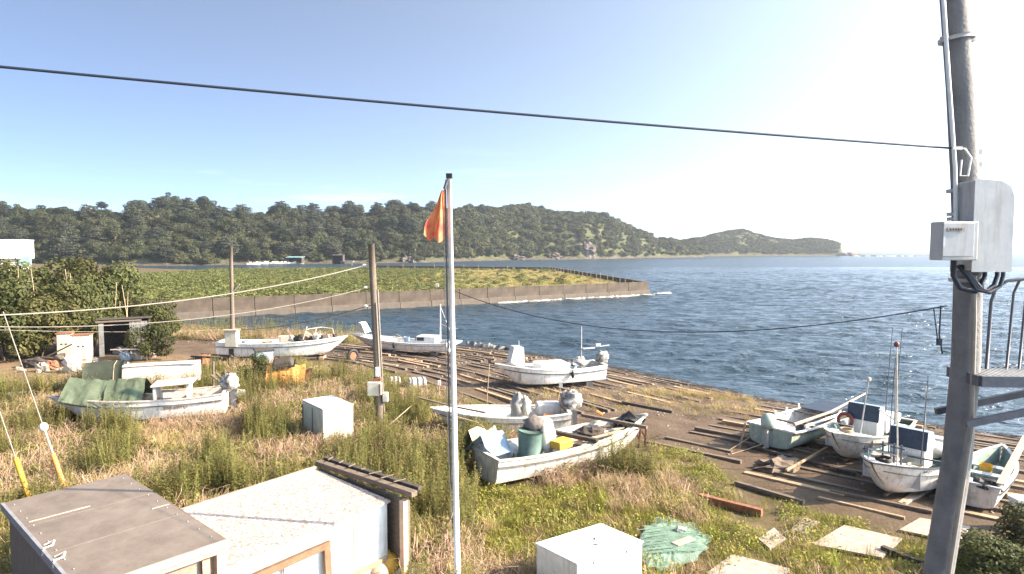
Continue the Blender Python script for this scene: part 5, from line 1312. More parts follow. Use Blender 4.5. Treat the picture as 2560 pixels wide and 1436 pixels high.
pts = [c + (p - c) * (1 + .22 * noise.noise(Vector((i * .9, 3, 1)))) for i, p in enumerate(pts)]
c = sum(pts, Vector()) / len(pts); nr = 7
for k in range(nr):
    f = 1 - k / nr
    for p in pts: nt.v.append(tuple((p - c) * f + Vector((0, 0, .05 + .03 * rng.random() + .08 * (1 - f)))))
nt.v.append((0, 0, .14)); n = len(pts)
for k in range(nr - 1):
    for j in range(n): nt.f.append((k * n + j, k * n + (j + 1) % n, (k + 1) * n + (j + 1) % n, (k + 1) * n + j))
for j in range(n): nt.f.append(((nr - 1) * n + j, (nr - 1) * n + (j + 1) % n, nr * n))
no = nt.build('green_net', NETG); no.location = c; tag(no, 'green netting spread flat on the grass beside the white container', 'net')
no['category'] = 'net'
for k in range(26):
    a = nrng.uniform(-1, 1); yy = -1.3 + k * .1
    MB().tube([(-.55 + a * .2, yy * .5, .15), (.0, yy * .5 + .06, .18), (.55 + a * .2, yy * .5 + .1, .15)], .012, 4).build('net_cord', NETG, no)
o = box1('white_plank', BOARD, c + Vector((.25, -.15, .19)), (.62, .22, .03), .6); tag(o, 'short pale plank lying on the green netting', 'board')
q = MB().blob((0, 0, 0), (.14, .1, .09), 8, 6, .4, 3, 4).build('paper_scrap', TARPW); q.location = c + Vector((.35, .45, .2)); tag(q, 'crumpled pale scrap on the green netting', 'scrap')
# stakes, ropes and small beach things
for (pb, pt_, head, lab) in (((1216, 1010), (1224, 902), WOODD, 'thin metal stake with dark lamp head before the windshield skiff'), ((1378, 1075), (1402, 962), TARPW, 'thin metal stake with pale top rising beside the cluttered boat'), ((1098, 990), (1098, 958), WHITEP, 'short stake with white top near the slipway timbers')):
    a = G(*pb); t = Vector(PD(*pt_, a.y)); r = empty('marker_stake', a, (0, 0, 0), lab, 'stake')
    MB().tube([(0, 0, -.2), t - a], .025, 6).build('rod', WOODT, r); MB().box(t - a, (.14, .12, .22)).build('head', head, r)
def rope(a, b, sag, lab, r=.014, m=ROPE): return wire('mooring_rope', a, b, sag, r, m, lab, 14, 'rope')
B5 = Matrix.LocRotScale(b5.root.location, b5.root.rotation_euler, None); B7 = Matrix.LocRotScale(b7.root.location, b7.root.rotation_euler, None)
rope(B5 @ Vector((3.3, 0, 1.15)), G(868, 1150), .02, 'rope stretched from the shrouded console skiff into the weeds', .018)
rope(B7 @ Vector((-2.7, .5, .4)), G(1815, 1130), .02, 'rope from the mint skiff to the sand, upper of two')
rope(B7 @ Vector((-2.8, 0, .2)), G(1830, 1135), .02, 'rope from the mint skiff motor to the sand, lower of two')
a = G(1848, 1120); r = empty('prop_post', a, (0, .12, 0), 'thin leaning wooden post at the stern of the mint skiff', 'post'); MB().tube([(0, 0, -.1), (.1, 0, .95)], .035, 6).build('shaft', WOODT, r)
for (px, py, sc, m_, lab, nm) in ((1043, 965, (.95, .6, .42), FRPIN, 'grey bundled crate on the sand near the wooden pole', 'crate'), (985, 960, (.7, .5, .36), TARPW, 'pale crate on the sand behind the wooden pole', 'crate'), (1945, 1172, (.8, .5, .25), WOOD, 'heap of grey netting in the shade beyond the mint skiff', 'net_heap')):
    g_ = G(px, py); r = empty(nm, g_, (0, 0, .3), lab, 'crate' if nm == 'crate' else 'net')
    if nm == 'crate':
        MB().box((0, 0, sc[2] / 2), sc, taper=.9).build('body', m_, r, bevel=.05)
        for k in (-1, 0, 1): MB().box((k * sc[0] * .3, 0, sc[2] / 2), (.05, sc[1] + .03, sc[2] + .03), taper=.9).build('strap', DSTEEL, r)
    else: MB().blob((0, 0, .1), sc, 14, 8, .3, 3, 2).build('mesh', m_, r)
# white post at the edge of the frame, near the bush
g_ = G(2546, 1322); q = MB().box((0, 0, .35), (.32, .3, .8)).box((0, 0, .78), (.38, .36, .08)).build('white_post', WHITEP); q.location = g_; tag(q, 'short white post with dark cap beside the thorny bush', 'post')
# orange tarp heap with black basin
g_ = G(716, 972); q = tarp('orange_tarp', ORANGE, 1.9, .85, 1.2, 'crumpled orange tarp heap beside a leafy shrub', g_, (0, 0, .25), seed=6)
r = empty('black_basin', g_ + Vector((-.15, .05, 1.2)), (.25, -.15, .2), 'upturned black basin lying on the orange tarp heap', 'basin'); MB().box((0, 0, .16), (1.1, .8, .32), taper=.8).build('body', WOODD, r, bevel=.08); MB().box((0, 0, 0), (1.2, .9, .05)).build('rim', BLACK, r, bevel=.02)
r = empty('rusty_bin', g_ + Vector((.75, .35, 0)), (0, .1, .2), 'rusty open bin standing behind the orange tarp heap', 'bin'); MB().tube([(0, 0, 0), (0, 0, .95)], .32, 14, .36).build('body', RUST, r, True)
q = MB().blob((0, 0, .12), (.3, .25, .2), 10, 7, .2, 2, 5).build('pale_bag', MINTW); q.location = G(752, 962); tag(q, 'small pale mint bag in the grass by the orange tarp', 'bag')
g_ = G(660, 918); r = empty('blue_bin', g_, (0, 0, .5), 'pale blue bin with dark lid behind the leafy shrub', 'bin'); MB().box((0, 0, .5), (.95, .8, 1.0)).build('body', BLUEBOX, r, bevel=.04); MB().box((0, 0, 1.05), (1.1, .95, .1)).build('lid', WOODD, r, bevel=.03)
# wooden steps / stand and motor stand
g_ = G(530, 925); r = empty('timber_stand', g_, (0, 0, -.3), 'low dark timber stand of rails and posts behind the weedy skiff', 'stand')
for xx in (-.9, .9):
    for yy in (-.4, .4): MB().box((xx, yy, .4), (.1, .1, .8)).build('leg', WOOD, r)
MB().box((0, -.4, .82), (2.2, .12, .1)).build('rail', WOODD, r); MB().box((0, .4, .82), (2.2, .12, .1)).build('rail', WOODD, r); MB().box((-.6, 0, .6), (.5, .7, .5)).build('box', RUST, r)
g_ = G(578, 1010); r = empty('motor_rack', g_, (0, 0, .2), 'timber rack of slanting poles holding a bundled motor by the stern', 'rack')
for k, (a, b) in enumerate((((-.9, .3, 1.3), (.5, -.2, .2)), ((-.75, .5, 1.35), (.65, 0, .25)), ((-.85, .4, 0), (-.8, .4, 1.9)), ((-.3, .5, 0), (-.35, .5, 1.5)))): MB().tube([a, b], .05, 6).build('pole', WOOD, r)
MB().blob((.35, -.2, .35), (.36, .3, .33), 12, 8, .25, 2.5, 3).build('bundled_motor', TARPS, r, True)
# sheds and junk by the thicket
g_ = G(300, 890); r = empty('corrugated_lean_to', g_, (0, 0, .50), 'grey corrugated lean-to with dark open doorway in the thicket', 'shed')
LEANG = mat('dull_corrugated_sheet', (.13, .135, .14), .6, scale=5, col2=(.22, .22, .22), grime=.7)
for k in range(8): MB().box((.66 + k * .13, -.02 * (k % 2), 1.12), (.125, .04, 2.25)).build('sheet_panel', LEANG, r)
MB().box((-1.0, 0, 1.1), (.28, .06, 2.2)).build('sheet_panel', LEANG, r); MB().box((0, .05, 2.32), (2.6, .3, .10)).build('lintel', WOOD, r); MB().box((.3, 1.0, 2.4), (3.2, 2.2, .06), (-.06, 0, 0)).build('roof', WOODD, r)
MB().box((.3, 2.05, 1.15), (3.0, .06, 2.3)).build('back_wall', WOODD, r); MB().box((-1.15, 1.0, 1.15), (.06, 2.0, 2.3)).build('side_wall', WOODD, r); MB().box((1.72, 1.0, 1.15), (.06, 2.0, 2.3)).build('side_wall', WOODD, r)
MB().tube([(.35, .4, .9), (.35, .4, 1.5)], .06, 6).build('hung_float', REDP, r)
for (px, py, lab, sc) in ((208, 908, 'cream metal locker with vent slots in front of the thicket', (.95, .7, 1.75)), (165, 900, 'cream metal locker half hidden behind the leaning pipes', (.8, .6, 1.7))):
    g_ = G(px, py); r = empty('metal_locker', g_, (0, 0, .35), lab, 'locker'); MB().box((0, 0, sc[2] / 2), sc).build('body', CABINET, r, bevel=.02); MB().box((0, 0, sc[2] + .03), (sc[0] + .12, sc[1] + .12, .06)).build('top', RUST, r)
    dr = MB().box((0, -sc[1] / 2 - .012, sc[2] / 2), (sc[0] - .08, .02, sc[2] - .1)).build('door', CABINET, r)
    for k in (-.12, .12): MB().box((k, -sc[1] / 2 - .028, sc[2] * .62), (.12, .01, .10)).build('vent', DSTEEL, dr)
    MB().box((.15, -sc[1] / 2 - .028, .25), (.2, .01, .06)).build('vent', RUST, dr)
JK = [((180, 922), (.5, .35, .55), TARPW, 'pale bundle of cloth piled before the cream locker', 'cloth_bundle'), ((163, 905), (.7, .4, .4), WOOD, 'grey heap of nets and pipes in front of the hidden locker', 'net_heap'), ((315, 892), (.36, .3, .34), BLUEBOX, 'pale blue tub stacked in front of the lean-to', 'tub'), ((345, 890), (.32, .3, .45), TARPW, 'striped cloth bundle at the end of the junk pile', 'cloth_bundle'), ((300, 906), (.6, .3, .16), BOARD, 'pale board lying at the front of the junk pile', 'board_heap'), ((302, 876), (.5, .3, .3), FRPIN, 'pale plastic basins on top of the junk pile', 'basin_heap'), ((378, 885), (.28, .25, .3), PINK, 'pinkish can beside the bank', 'can'), ((236, 898), (.22, .2, .18), BOARD, 'small pale stone by the cream locker', 'stone'), ((130, 915), (.4, .35, .3), RUST, 'rusty lump at the foot of the thicket', 'scrap'), ((105, 920), (.35, .3, .3), STONE, 'grey stone lump beside the rusty one', 'stone'), ((85, 908), (.7, .4, .3), WOODD, 'dark heap of boards under the thicket', 'board_heap')]
for i, ((px, py), sc, m_, lab, nm) in enumerate(JK):
    g_ = G(px, py + 9); q = MB().blob((0, 0, sc[2] * .7), sc, 12, 8, .28, 2.8, i * 1.7, -sc[2] * .75).build(nm, m_); q.location = g_; tag(q, lab, nm.split('_')[-1] if '_' in nm else nm)
for i, (a, b, m_, lab) in enumerate((((120, 890), (192, 862), WOODT, 'long pole leaning over the cream lockers'), ((285, 850), (352, 866), BOARD, 'pale pole lying across the top of the junk pile'))):
    A = G(a[0], 905) + Vector((0, -.3, .3 + .5 * i)); Bq = A + Vector(((b[0] - a[0]) * A.y / FPX, .2, .9 - .9 * i)); q = MB().tube([A - A, Bq - A], .05, 6).build('loose_pole', m_); q.location = A; tag(q, lab, 'pole')
for i, (px, py) in enumerate(((140, 925), (155, 928), (118, 928), (95, 932), (170, 930), (262, 915), (60, 930), (48, 925))):
    g_ = G(px, py); q = MB().blob((0, 0, .06), (.16 + .03 * (i % 3), .14, .12), 8, 6, .3, 3, i + 20).build('stone', STONE); q.location = g_; q.rotation_euler = (0, 0, i); tag(q, 'small pale stone at the edge of the dirt track', 'stone', 'stones along the dirt track')
# white scrap at far left
g_ = G(40, 1012); q = MB().add([(-.5, 0, .55), (.5, .05, .6), (.1, -.1, .2), (-.2, .4, .5)], [(0, 2, 1), (0, 1, 3), (0, 3, 2), (1, 2, 3)]).build('white_scrap', FRP); q.location = g_; tag(q, 'white triangular boat scrap showing above the weeds', 'scrap')

# loose gear lying in the boats
def coil(r, t, turns=3):
    mb = MB(); pts_ = []
    for k in range(turns * 14): a = 2 * math.pi * k / 14; pts_.append((r * (1 - .04 * (k // 14)) * math.cos(a), r * (1 - .04 * (k // 14)) * math.sin(a), .02 + t * .8 * k / 14))
    return mb.tube(pts_, t, 5)
def bucket(r, h): return MB().tube([(0, 0, 0), (0, 0, h)], r * .8, 12, r, caps=False).tube([(0, 0, .01), (0, 0, .03)], r * .78, 12)
def aboard(b, t, y, mb, m, nm, lab, cat, dz=.02, yaw=0, rot=(0, 0)):
    o = mb.build(nm, m, None, True); mtx = Matrix.LocRotScale(b.root.location, b.root.rotation_euler, b.root.scale)
    o.location = mtx @ Vector((b.X(t), y, b.fz(t) + dz)); o.rotation_euler = (rot[0], rot[1], b.root.rotation_euler.z + yaw); return tag(o, lab, cat)
aboard(b4, .66, .3, coil(.24, .025), ROPE, 'rope_coil', 'coil of tan rope in the bow of the windshield skiff', 'rope', .3)
aboard(b4, .3, .45, bucket(.17, .32), BLUEBOX, 'bucket', 'pale blue bucket in the stern of the windshield skiff', 'bucket', .35)
aboard(b5, .72, -.1, coil(.22, .025), ROPE, 'rope_coil', 'coil of tan rope in the bow of the shrouded console skiff', 'rope', .15)
aboard(b5, .15, .3, bucket(.18, .34), ORANGE, 'bucket', 'orange bucket in the stern of the shrouded console skiff', 'bucket', .15)
aboard(b2, .36, .2, coil(.28, .03), ROPE, 'rope_coil', 'coil of rope amidships in the gear laden skiff', 'rope', .55)
aboard(b2, .2, -.2, bucket(.2, .36), TARPB, 'bucket', 'blue bucket in the stern of the gear laden skiff', 'bucket', .4)
aboard(b3, .42, .2, bucket(.22, .36), BLUEBOX, 'bucket', 'pale bucket in the waist of the cabin boat', 'bucket', .5)
aboard(b7, .55, .2, coil(.26, .03), ROPE, 'rope_coil', 'coil of tan rope on the floor of the mint skiff', 'rope', .1)
aboard(b7, .35, -.2, bucket(.2, .34), NAVY, 'bucket', 'dark blue bucket on the floor of the mint skiff', 'bucket', .1)
aboard(b8, .82, .1, coil(.2, .03), ROPE, 'rope_coil', 'coil of rope on the foredeck of the life ring boat', 'rope', 1.0)
aboard(b9, .84, .0, coil(.2, .03), BLACK, 'rope_coil', 'dark rope coil on the foredeck of the many masted boat', 'rope', 1.0)
aboard(b9, .62, .5, bucket(.2, .34), TARPW, 'bucket', 'pale bucket on deck of the many masted boat', 'bucket', .3)
aboard(b10, .55, .1, bucket(.18, .32), YELLOW, 'bucket', 'yellow bucket inside the narrow skiff by the pole', 'bucket', .1)
aboard(b1, .40, .2, coil(.25, .03), ROPE, 'rope_coil', 'coil of rope beside the console of the weed bound skiff', 'rope', .35)
for i, (b, t, side, m_) in enumerate(((b8, .55, 1, ORANGE), (b9, .60, -1, NAVY), (b3, .5, 1, BLACK), (b4, .35, 1, BLACK))):
    p = Matrix.LocRotScale(b.root.location, b.root.rotation_euler, b.root.scale) @ Vector(b.pt(t, .8, 1.12, side)); o = MB().blob((0, 0, -.1), (.09, .09, .2), 10, 7, 0).tube([(0, 0, .08), (0, 0, .32)], .012, 5).build('fender', m_, None, True); o.location = p
    tag(o, ('orange' if i == 0 else ('navy' if i == 1 else 'black')) + ' fender hung over the side of ' + ('the life ring boat', 'the many masted boat', 'the cabin boat', 'the windshield skiff')[i], 'fender')

# ------------------------------------------------------------------ vegetation
def blade_mesh(name, n, hmin, hmax, wid, spread, lean, g, m, seg=3, rad=.12):
    V = []; F = []
    for i in range(n):
        a = g.uniform(0, 6.28); r0 = rad * math.sqrt(g.uniform()); x, y = r0 * math.cos(a), r0 * math.sin(a)
        h = g.uniform(hmin, hmax); b = g.uniform(0, 6.28); ln = lean * g.uniform(.2, 1.2) * h; dx, dy = math.cos(b), math.sin(b)
        px, py = -dy, dx; o = len(V)
        for k in range(seg + 1):
            t = k / seg; w = wid * (1 - t) ** .7 * .5 + .0008; q = t ** 1.8
            cx_, cy_, cz_ = x + dx * ln * q, y + dy * ln * q, h * (t - .25 * lean * q)
            V += [(cx_ - px * w, cy_ - py * w, cz_), (cx_ + px * w, cy_ + py * w, cz_)]
        for k in range(seg): F.append((o + 2 * k, o + 2 * k + 1, o + 2 * k + 3, o + 2 * k + 2))
    return mesh_np(name, V, F, m, None, link=False)
def goldenrod(name, g, m, stems=4, H=1.15):
    V = []; F = []
    for s_ in range(stems):
        x, y = g.uniform(-.14, .14, 2); h = H * g.uniform(.7, 1.15); lx, ly = g.uniform(-.12, .12, 2) * h
        o = len(V); V += [(x - .006, y, 0), (x + .006, y, 0), (x + lx + .003, y + ly, h), (x + lx - .003, y + ly, h)]; F.append((o, o + 1, o + 2, o + 3))
        for k in range(34):
            t = .12 + .88 * k / 34; a = g.uniform(0, 6.28); L_ = (.15 * (1 - .55 * t)) * g.uniform(.7, 1.2); c = np.array([x + lx * t, y + ly * t, h * t])
            d = np.array([math.cos(a), math.sin(a), g.uniform(-.2, .7)]); sd = np.array([-math.sin(a), math.cos(a), 0]) * .014
            o = len(V); V += [tuple(c), tuple(c + d * L_ * .5 + sd), tuple(c + d * L_ + np.array([0, 0, -.03])), tuple(c + d * L_ * .5 - sd)]; F.append((o, o + 1, o + 2, o + 3))
    return mesh_np(name, V, F, m, None, link=False)
def broadweed(name, g, m, n=70, R_=.3, H=.45, L_=.11):
    c = g.normal(size=(n, 3)) * np.array([R_ * .5, R_ * .5, 0]); c[:, 2] = g.uniform(.03, H, n) * (1 - np.hypot(c[:, 0], c[:, 1]) / (R_ * 2.5))
    nr = g.normal(size=(n, 3)) * .6 + np.array([0, 0, 1]); nr /= np.linalg.norm(nr, axis=1, keepdims=True)
    V, F = leaf_quads(c, nr, L_, L_ * .55, g); return mesh_np(name, V, F, m, None, link=False)
def twigs(name, g, m, n=26, R_=.4, H=.45):
    mb = MB()
    for i in range(n):
        a = Vector((g.uniform(-R_, R_), g.uniform(-R_, R_), g.uniform(0, .15))); b = a + Vector((g.uniform(-.3, .3), g.uniform(-.3, .3), g.uniform(.05, H))); c = b + Vector((g.uniform(-.25, .25), g.uniform(-.25, .25), g.uniform(-.15, .1)))
        mb.tube([a, b, c], .007, 3, .003, caps=False)
    return mesh_np(name, mb.v, np.array(mb.f), m, None, link=False)
gg = np.random.default_rng(55)
WP = proto_collection('weed_forms', [goldenrod('wa', gg, WEEDG), goldenrod('wb', gg, WEEDG, 5, 1.0), blade_mesh('wc', 26, .25, .6, .014, 0, .5, gg, GRASSG), blade_mesh('wd', 34, .25, .62, .010, 0, .8, gg, GRASSD, 3, .2),
     broadweed('we', gg, WEEDG), twigs('wf', gg, TWIG), blade_mesh('wg', 44, .08, .22, .012, 0, .5, gg, GRASSG, 2, .3), blade_mesh('wh', 40, .10, .32, .008, 0, .9, gg, GRASSD, 2, .3), broadweed('wi', gg, GRASSG, 60, .28, .25, .07)])
# indices: 0,1 goldenrod 2 green blades 3 dry blades 4 broad 5 twigs 6 short green 7 short dry 8 low broad
AVOID = []
for o in bpy.data.objects:
    if o.parent is None and o.name.split('.')[0] in ('white_container', 'old_freezer'): AVOID.append((o.location.x, o.location.y, .75))
AVOID.append((no.location.x, no.location.y, .95))
def in_boat(x, y, b, m=-.05):
    dx, dy = x - b.root.location.x, y - b.root.location.y; c_, s_ = math.cos(-b.root.rotation_euler.z), math.sin(-b.root.rotation_euler.z)
    lx, ly = dx * c_ - dy * s_, dx * s_ + dy * c_; return abs(lx) < b.L / 2 + m and abs(ly) < b.B / 2 + m
BOATS = [b1, b2, b3, b4, b5, b6, b7, b8, b9, b10]
shedI = sh.matrix_basis
def in_shed(x, y):
    for r, w, l, sg in ((sh, ll, ww, -1),):
        v = Matrix.LocRotScale(r.location, r.rotation_euler, None).inverted() @ Vector((x, y, 0))
        if -.1 < v.x < w + .1 and -.1 < -v.y < l + .1: return True
    v = H2.inverted() @ Vector((x, y, 0))
    if -.1 < v.x < hw2 + .9 and -.5 < v.y * sy < hl2: return True
    return False
BOARDS = [[tuple(G(u, v)[:2]) for u, v in q] for q in (((2030, 1366), (2110, 1318), (2255, 1352), (2205, 1400)), ((2248, 1330), (2300, 1300), (2425, 1322), (2395, 1362)), ((1765, 1440), (1830, 1392), (1975, 1428), (1940, 1480)))]
BARE = [tuple(P(u, v)[:2]) for u, v in ((1730, 1225), (1880, 1200), (2000, 1290), (1960, 1345), (1820, 1300))]
def px(x, y): return CX + x / y * FPX, HOR + CAMZ * FPX / y
xs_, ys_ = [p[0] for p in WEEDPOLY], [p[1] for p in WEEDPOLY]
N_TRY = 52000
tx = nrng.uniform(-34, 14, N_TRY); ty = 8.2 + (44 - 8.2) * nrng.uniform(0, 1, N_TRY) ** 1.35
ok = inside(tx, ty, WEEDPOLY) & (np.abs(tx / ty) < .86)
tx, ty = tx[ok], ty[ok]
n1 = fbm(tx, ty, .28, 3); n2 = fbm(tx + 50, ty, .5, 2); n3 = fbm(tx, ty + 80, 1.1, 2); tz = gz(tx, ty)
edge = seg_dist(tx, ty, WEEDPOLY[:13])
pts = []
for x, y, z, a, b, c_, e in zip(tx, ty, tz, n1, n2, n3, edge):
    u, v = px(x, y)
    if any((x - q[0]) ** 2 + (y - q[1]) ** 2 < q[2] ** 2 for q in AVOID): continue
    if in_shed(x, y) or any(in_boat(x, y, b_) for b_ in BOATS[:6]): continue
    if any(inside(np.array([x]), np.array([y]), q)[0] for q in BOARDS): continue
    bare = inside(np.array([x]), np.array([y]), BARE)[0]
    if bare and rng.random() < .8: continue
    if u > 1850 and rng.random() < .35: continue
    near = 1.0
    short = (u > 1180 and v > 1205) or (u > 1650)
    r = rng.random(); rz = rng.uniform(0, 6.28)
    if e < 1.6 and r < .45: continue
    if short:
        if a > -.22: k = 6 if r < .60 else (2 if r < .62 else (8 if r < .9 else 7)); s = rng.uniform(.7, 1.2)
        else: k = 7 if r < .40 else (3 if r < .50 else (6 if r < .78 else (8 if r < .92 else 5))); s = rng.uniform(.7, 1.15)
        if u < 1640 and v < 1290 and a < -.02: k = 3 if r < .4 else (5 if r < .55 else k); s = rng.uniform(.6, 1.0)
        if v > 1350 and k == 3: s *= .6
    else:
        tall = b > .10 or (u < 420 and 950 < v < 1110 and b > -.15) or (1120 < u < 1260 and v > 1120 and b > -.3) or (960 < u < 1120 and v > 1150 and b > -.2)
        if tall: k = (0 if r < .3 else 1) if r < .62 else (4 if r < .75 else 2); s = rng.uniform(.65, 1.15)
        elif a < -.05: k = 3 if r < .36 else (5 if r < .62 else (7 if r < .78 else (4 if r < .92 else 2))); s = rng.uniform(.8, 1.35)
        else: k = 2 if r < .2 else (3 if r < .38 else (4 if r < .70 else (8 if r < .88 else 5))); s = rng.uniform(.75, 1.25)
        if e < 2.5: s *= .6
        if 330 < u < 600 and 1045 < v < 1135 and k in (0, 1, 2, 4): k = rng.choice((7, 3, 6)); s *= .8
        if 760 < u < 900 and 1100 < v < 1150 and k in (0, 1): k = 2; s *= .7
        if x < -1 and 9 < y < 16 and k in (0, 1) : s *= .85
    pts.append((x, y, z - .02, rz, s, s * rng.uniform(.85, 1.2), k))
scatter('weeds', pts, WP, 'tangle of green weeds, straw coloured grass and twigs over the plot', 'weeds')
# straggling tufts on the beach and grass strips by the timbers
pts = []
for k in range(2600):
    if 380 < k < 900 or 1150 < k < 1500: continue
    if k < 900: u, v = rng.gauss(1730, 75), rng.gauss(992, 6) + 0
    elif k < 1500: u, v = rng.uniform(1330, 1900), 0; v = 1015 + (u - 1330) * .045 + rng.gauss(0, 16)
    else: u, v = rng.uniform(430, 900), rng.uniform(832, 862)
    g_ = P(u, v, -.8 if k < 1500 else -.6)
    if shore_d(np.array([g_[0]]), np.array([g_[1]]))[0] < .8: continue
    if any(in_boat(g_[0], g_[1], b_, .1) for b_ in BOATS): continue
    s = rng.uniform(.5, 1.0); idx = rng.choice((7, 3, 7, 6)) if k < 1500 else rng.choice((3, 3, 5, 2, 4, 5, 0))
    pts.append((g_[0], g_[1], gz1(g_[0], g_[1]) - .02, rng.uniform(0, 6.28), s * (1 if k < 1500 else 1.5), s * (.9 if k < 1500 else 1.4), idx))
scatter('shore_grass', pts, WP, 'dry grass tufts and vines straggling along the shore and bank', 'grass')
pb = []
for i in range(4):
    q = MB().blob((0, 0, 0), (1, .8, .55), 7, 5, .3, 2.2, i + 40).build('pebble_form', (STONE, ROCK, STONE, BOARD)[i]); COL.objects.unlink(q); q.name = 'pb' + 'abcd'[i]; pb.append(q)
q = twigs('pbe', gg, WOODD, 30, .5, .10); pb.append(q)
PB = proto_collection('pebble_forms', pb)
pts = []
for k in range(5200):
    base, an = shore_at(rng.uniform(0, cum[-1] * .8)); nrm = Vector((math.sin(an), -math.cos(an), 0))
    if not inside(np.array([base.x + nrm.x]), np.array([base.y + nrm.y]), LAND)[0]: nrm = -nrm
    dd = abs(rng.gauss(0, 1.0)) + .1 if k < 2600 else rng.uniform(.5, 15); p = base + nrm * dd
    if inside(np.array([p.x]), np.array([p.y]), WEEDPOLY)[0] and rng.random() < .8: continue
    if abs(p.x / p.y) > .9: continue
    idx = rng.choice((0, 1, 2, 3, 0, 2)) if rng.random() < .86 else 4
    s = rng.uniform(.02, .075) if idx < 4 else rng.uniform(.4, .9)
    pts.append((p.x, p.y, gz1(p.x, p.y) + (s * .1 if idx < 4 else -.01), rng.uniform(0, 6.28), s, s, idx))
scatter('beach_pebbles', pts, PB, 'pebbles and dark driftwood bits strewn over the sand', 'pebbles')
# field shrubs
pts = []
sp_ = []
for i in range(3):
    lob = [((gg.uniform(-.5, .5), gg.uniform(-.5, .5), gg.uniform(.1, .45)), (.55, .55, .38)) for _ in range(5)]
    V, F = lobes_leaves(lob, 170, .30, .2, gg, .6, .6); sp_.append(mesh_np('fs' + 'abc'[i], V, F, LEAFS, None, link=False))
sp_.append(blade_mesh('fsd', 30, .3, .7, .03, 0, .6, gg, GRASSD, 2, .5)); sp_.append(blade_mesh('fse', 30, .2, .5, .04, 0, .6, gg, GRASSG, 2, .5))
FS = proto_collection('field_forms', sp_)
cnt = 0
fx = nrng.uniform(-100, 24, 26000); fy = nrng.uniform(74, 224, 26000)
okf = inside(fx, fy, inset_field(.03)); fx, fy = fx[okf], fy[okf]; fn = fbm(fx, fy, .05, 3)
for x, y, a in zip(fx, fy, fn):
    u = CX + x / y * FPX
    if u < 150: continue
    dens = float(np.interp(u + a * 260, [750, 960, 1120, 1350], [.92, .70, .14, .03]))
    if rng.random() < dens: pts.append((x, y, -.12, rng.uniform(0, 6.28), rng.uniform(.6, 1.6), rng.uniform(.25, .95) * (1.0 + .9 * a), rng.choice((0, 1, 2))))
    elif rng.random() < .7: pts.append((x, y, -.12, rng.uniform(0, 6.28), rng.uniform(.8, 1.4), rng.uniform(.6, 1.0), rng.choice((3, 4, 4))))
scatter('field_shrubs', pts, FS, 'low bushy green growth and grass covering the walled field', 'shrubs')

# thicket of individual bushes by the dirt track
BUSHP = []
for i in range(3):
    g = np.random.default_rng(700 + i); lob = []
    for k in range(16):
        a = g.uniform(0, 6.28); q = g.uniform(0, 1) ** .6; lob.append(((math.cos(a) * 1.5 * q, math.sin(a) * 1.5 * q, .7 + g.uniform(0, 2.9) * (1 - .5 * q)), (g.uniform(.5, .9), g.uniform(.5, .9), g.uniform(.4, .75))))
    V, F = lobes_leaves(lob, 6500, .17, .10, g, .55, .4); cr = mesh_np('crown', V, F, LEAFH, None, link=False).data
    tr = MB()
    for k in range(6):
        a = g.uniform(0, 6.28); tr.tube([(.1 * math.cos(a), .1 * math.sin(a), -.2), (.5 * math.cos(a), .5 * math.sin(a), 1.2), (1.2 * math.cos(a), 1.2 * math.sin(a), 2.6)], .05, 5, .015)
    t_ = tr.build('stems', BARK); td = t_.data; bpy.data.objects.remove(t_); BUSHP.append((cr, td))
def bush(px_, py_, s, sz, i, label, y=None, name='thicket_bush', cat='bush', group=None):
    g_ = G(px_, py_) if y is None else Vector((PD(px_, 618, y)[0], y, gz1(PD(px_, 618, y)[0], y)))
    r = empty(name, g_, (0, 0, rng.uniform(0, 6.28)), label, cat, group); r.scale = (s, s, sz)
    for nm, dd in zip(('crown', 'stems'), BUSHP[i % 3]):
        o = bpy.data.objects.new(nm, dd); COL.objects.link(o); o.parent = r
    return r
BL = [(-70, 905, 1.6, 1.55, 'bush running out of view at the near end of the thicket'), (20, 900, 1.5, 1.5, 'big leafy bush behind the stones at the thicket edge'), (95, 892, 1.35, 1.35, 'leafy bush behind the rusty lump in the thicket'), (160, 878, 1.3, 1.55, 'leafy bush directly behind the cream lockers'), (232, 872, 1.2, 1.5, 'leafy bush between the lockers and the corrugated lean-to'), (372, 902, .72, .80, 'leafy bush growing over the corrugated lean-to'), (390, 868, 1.05, 1.1, 'leafy bush at the bank end of the thicket'), (40, 840, 2.0, 1.75, 'tall bush at the back of the thicket below the white house'), (130, 838, 2.0, 2.1, 'tall bush at the back of the thicket behind the lockers'), (215, 836, 1.8, 2.0, 'tall bush at the back of the thicket behind the lean-to'), (290, 834, 1.6, 1.75, 'tall bush at the back of the thicket nearest the field'), (360, 838, 1.2, 1.25, 'small bush at the back of the thicket beside the sea wall'), (-60, 840, 2.1, 1.75, 'tall bush at the back of the thicket at its outer end')]
for i, (u, v, s, sz, lab) in enumerate(BL): bush(u, v, s, sz, i, lab, group='bushes of the thicket')
bush(640, 968, .48, .50, 1, 'leafy green shrub beside the orange tarp heap', name='leafy_shrub', cat='shrub')
bush(585, 972, .34, .30, 2, 'low dark shrub between the shrub and the slanting rack', name='leafy_shrub', cat='shrub')
bush(765, 1500, .22, .30, 0, 'small leafy plant in front of the timber frame', name='leafy_plant', cat='plant')
bush(880, 1490, .16, .17, 2, 'small plant beside the buoys at the hut wall', name='leafy_plant', cat='plant')
bush(2490, 1470, .55, .36, 0, 'thorny bush at the foot of the concrete pole', name='thorny_bush', cat='bush')
bush(2580, 1440, .6, .42, 1, 'dense green bush beside the thorny one at the pole', name='thorny_bush', cat='bush')
bush(1320, 1160, .16, .26, 2, 'small green sapling growing against the wooden boat', name='leafy_plant', cat='plant')
bush(1462, 1155, .18, .20, 1, 'sprawling green plant against the middle of the wooden boat', name='leafy_plant', cat='plant')
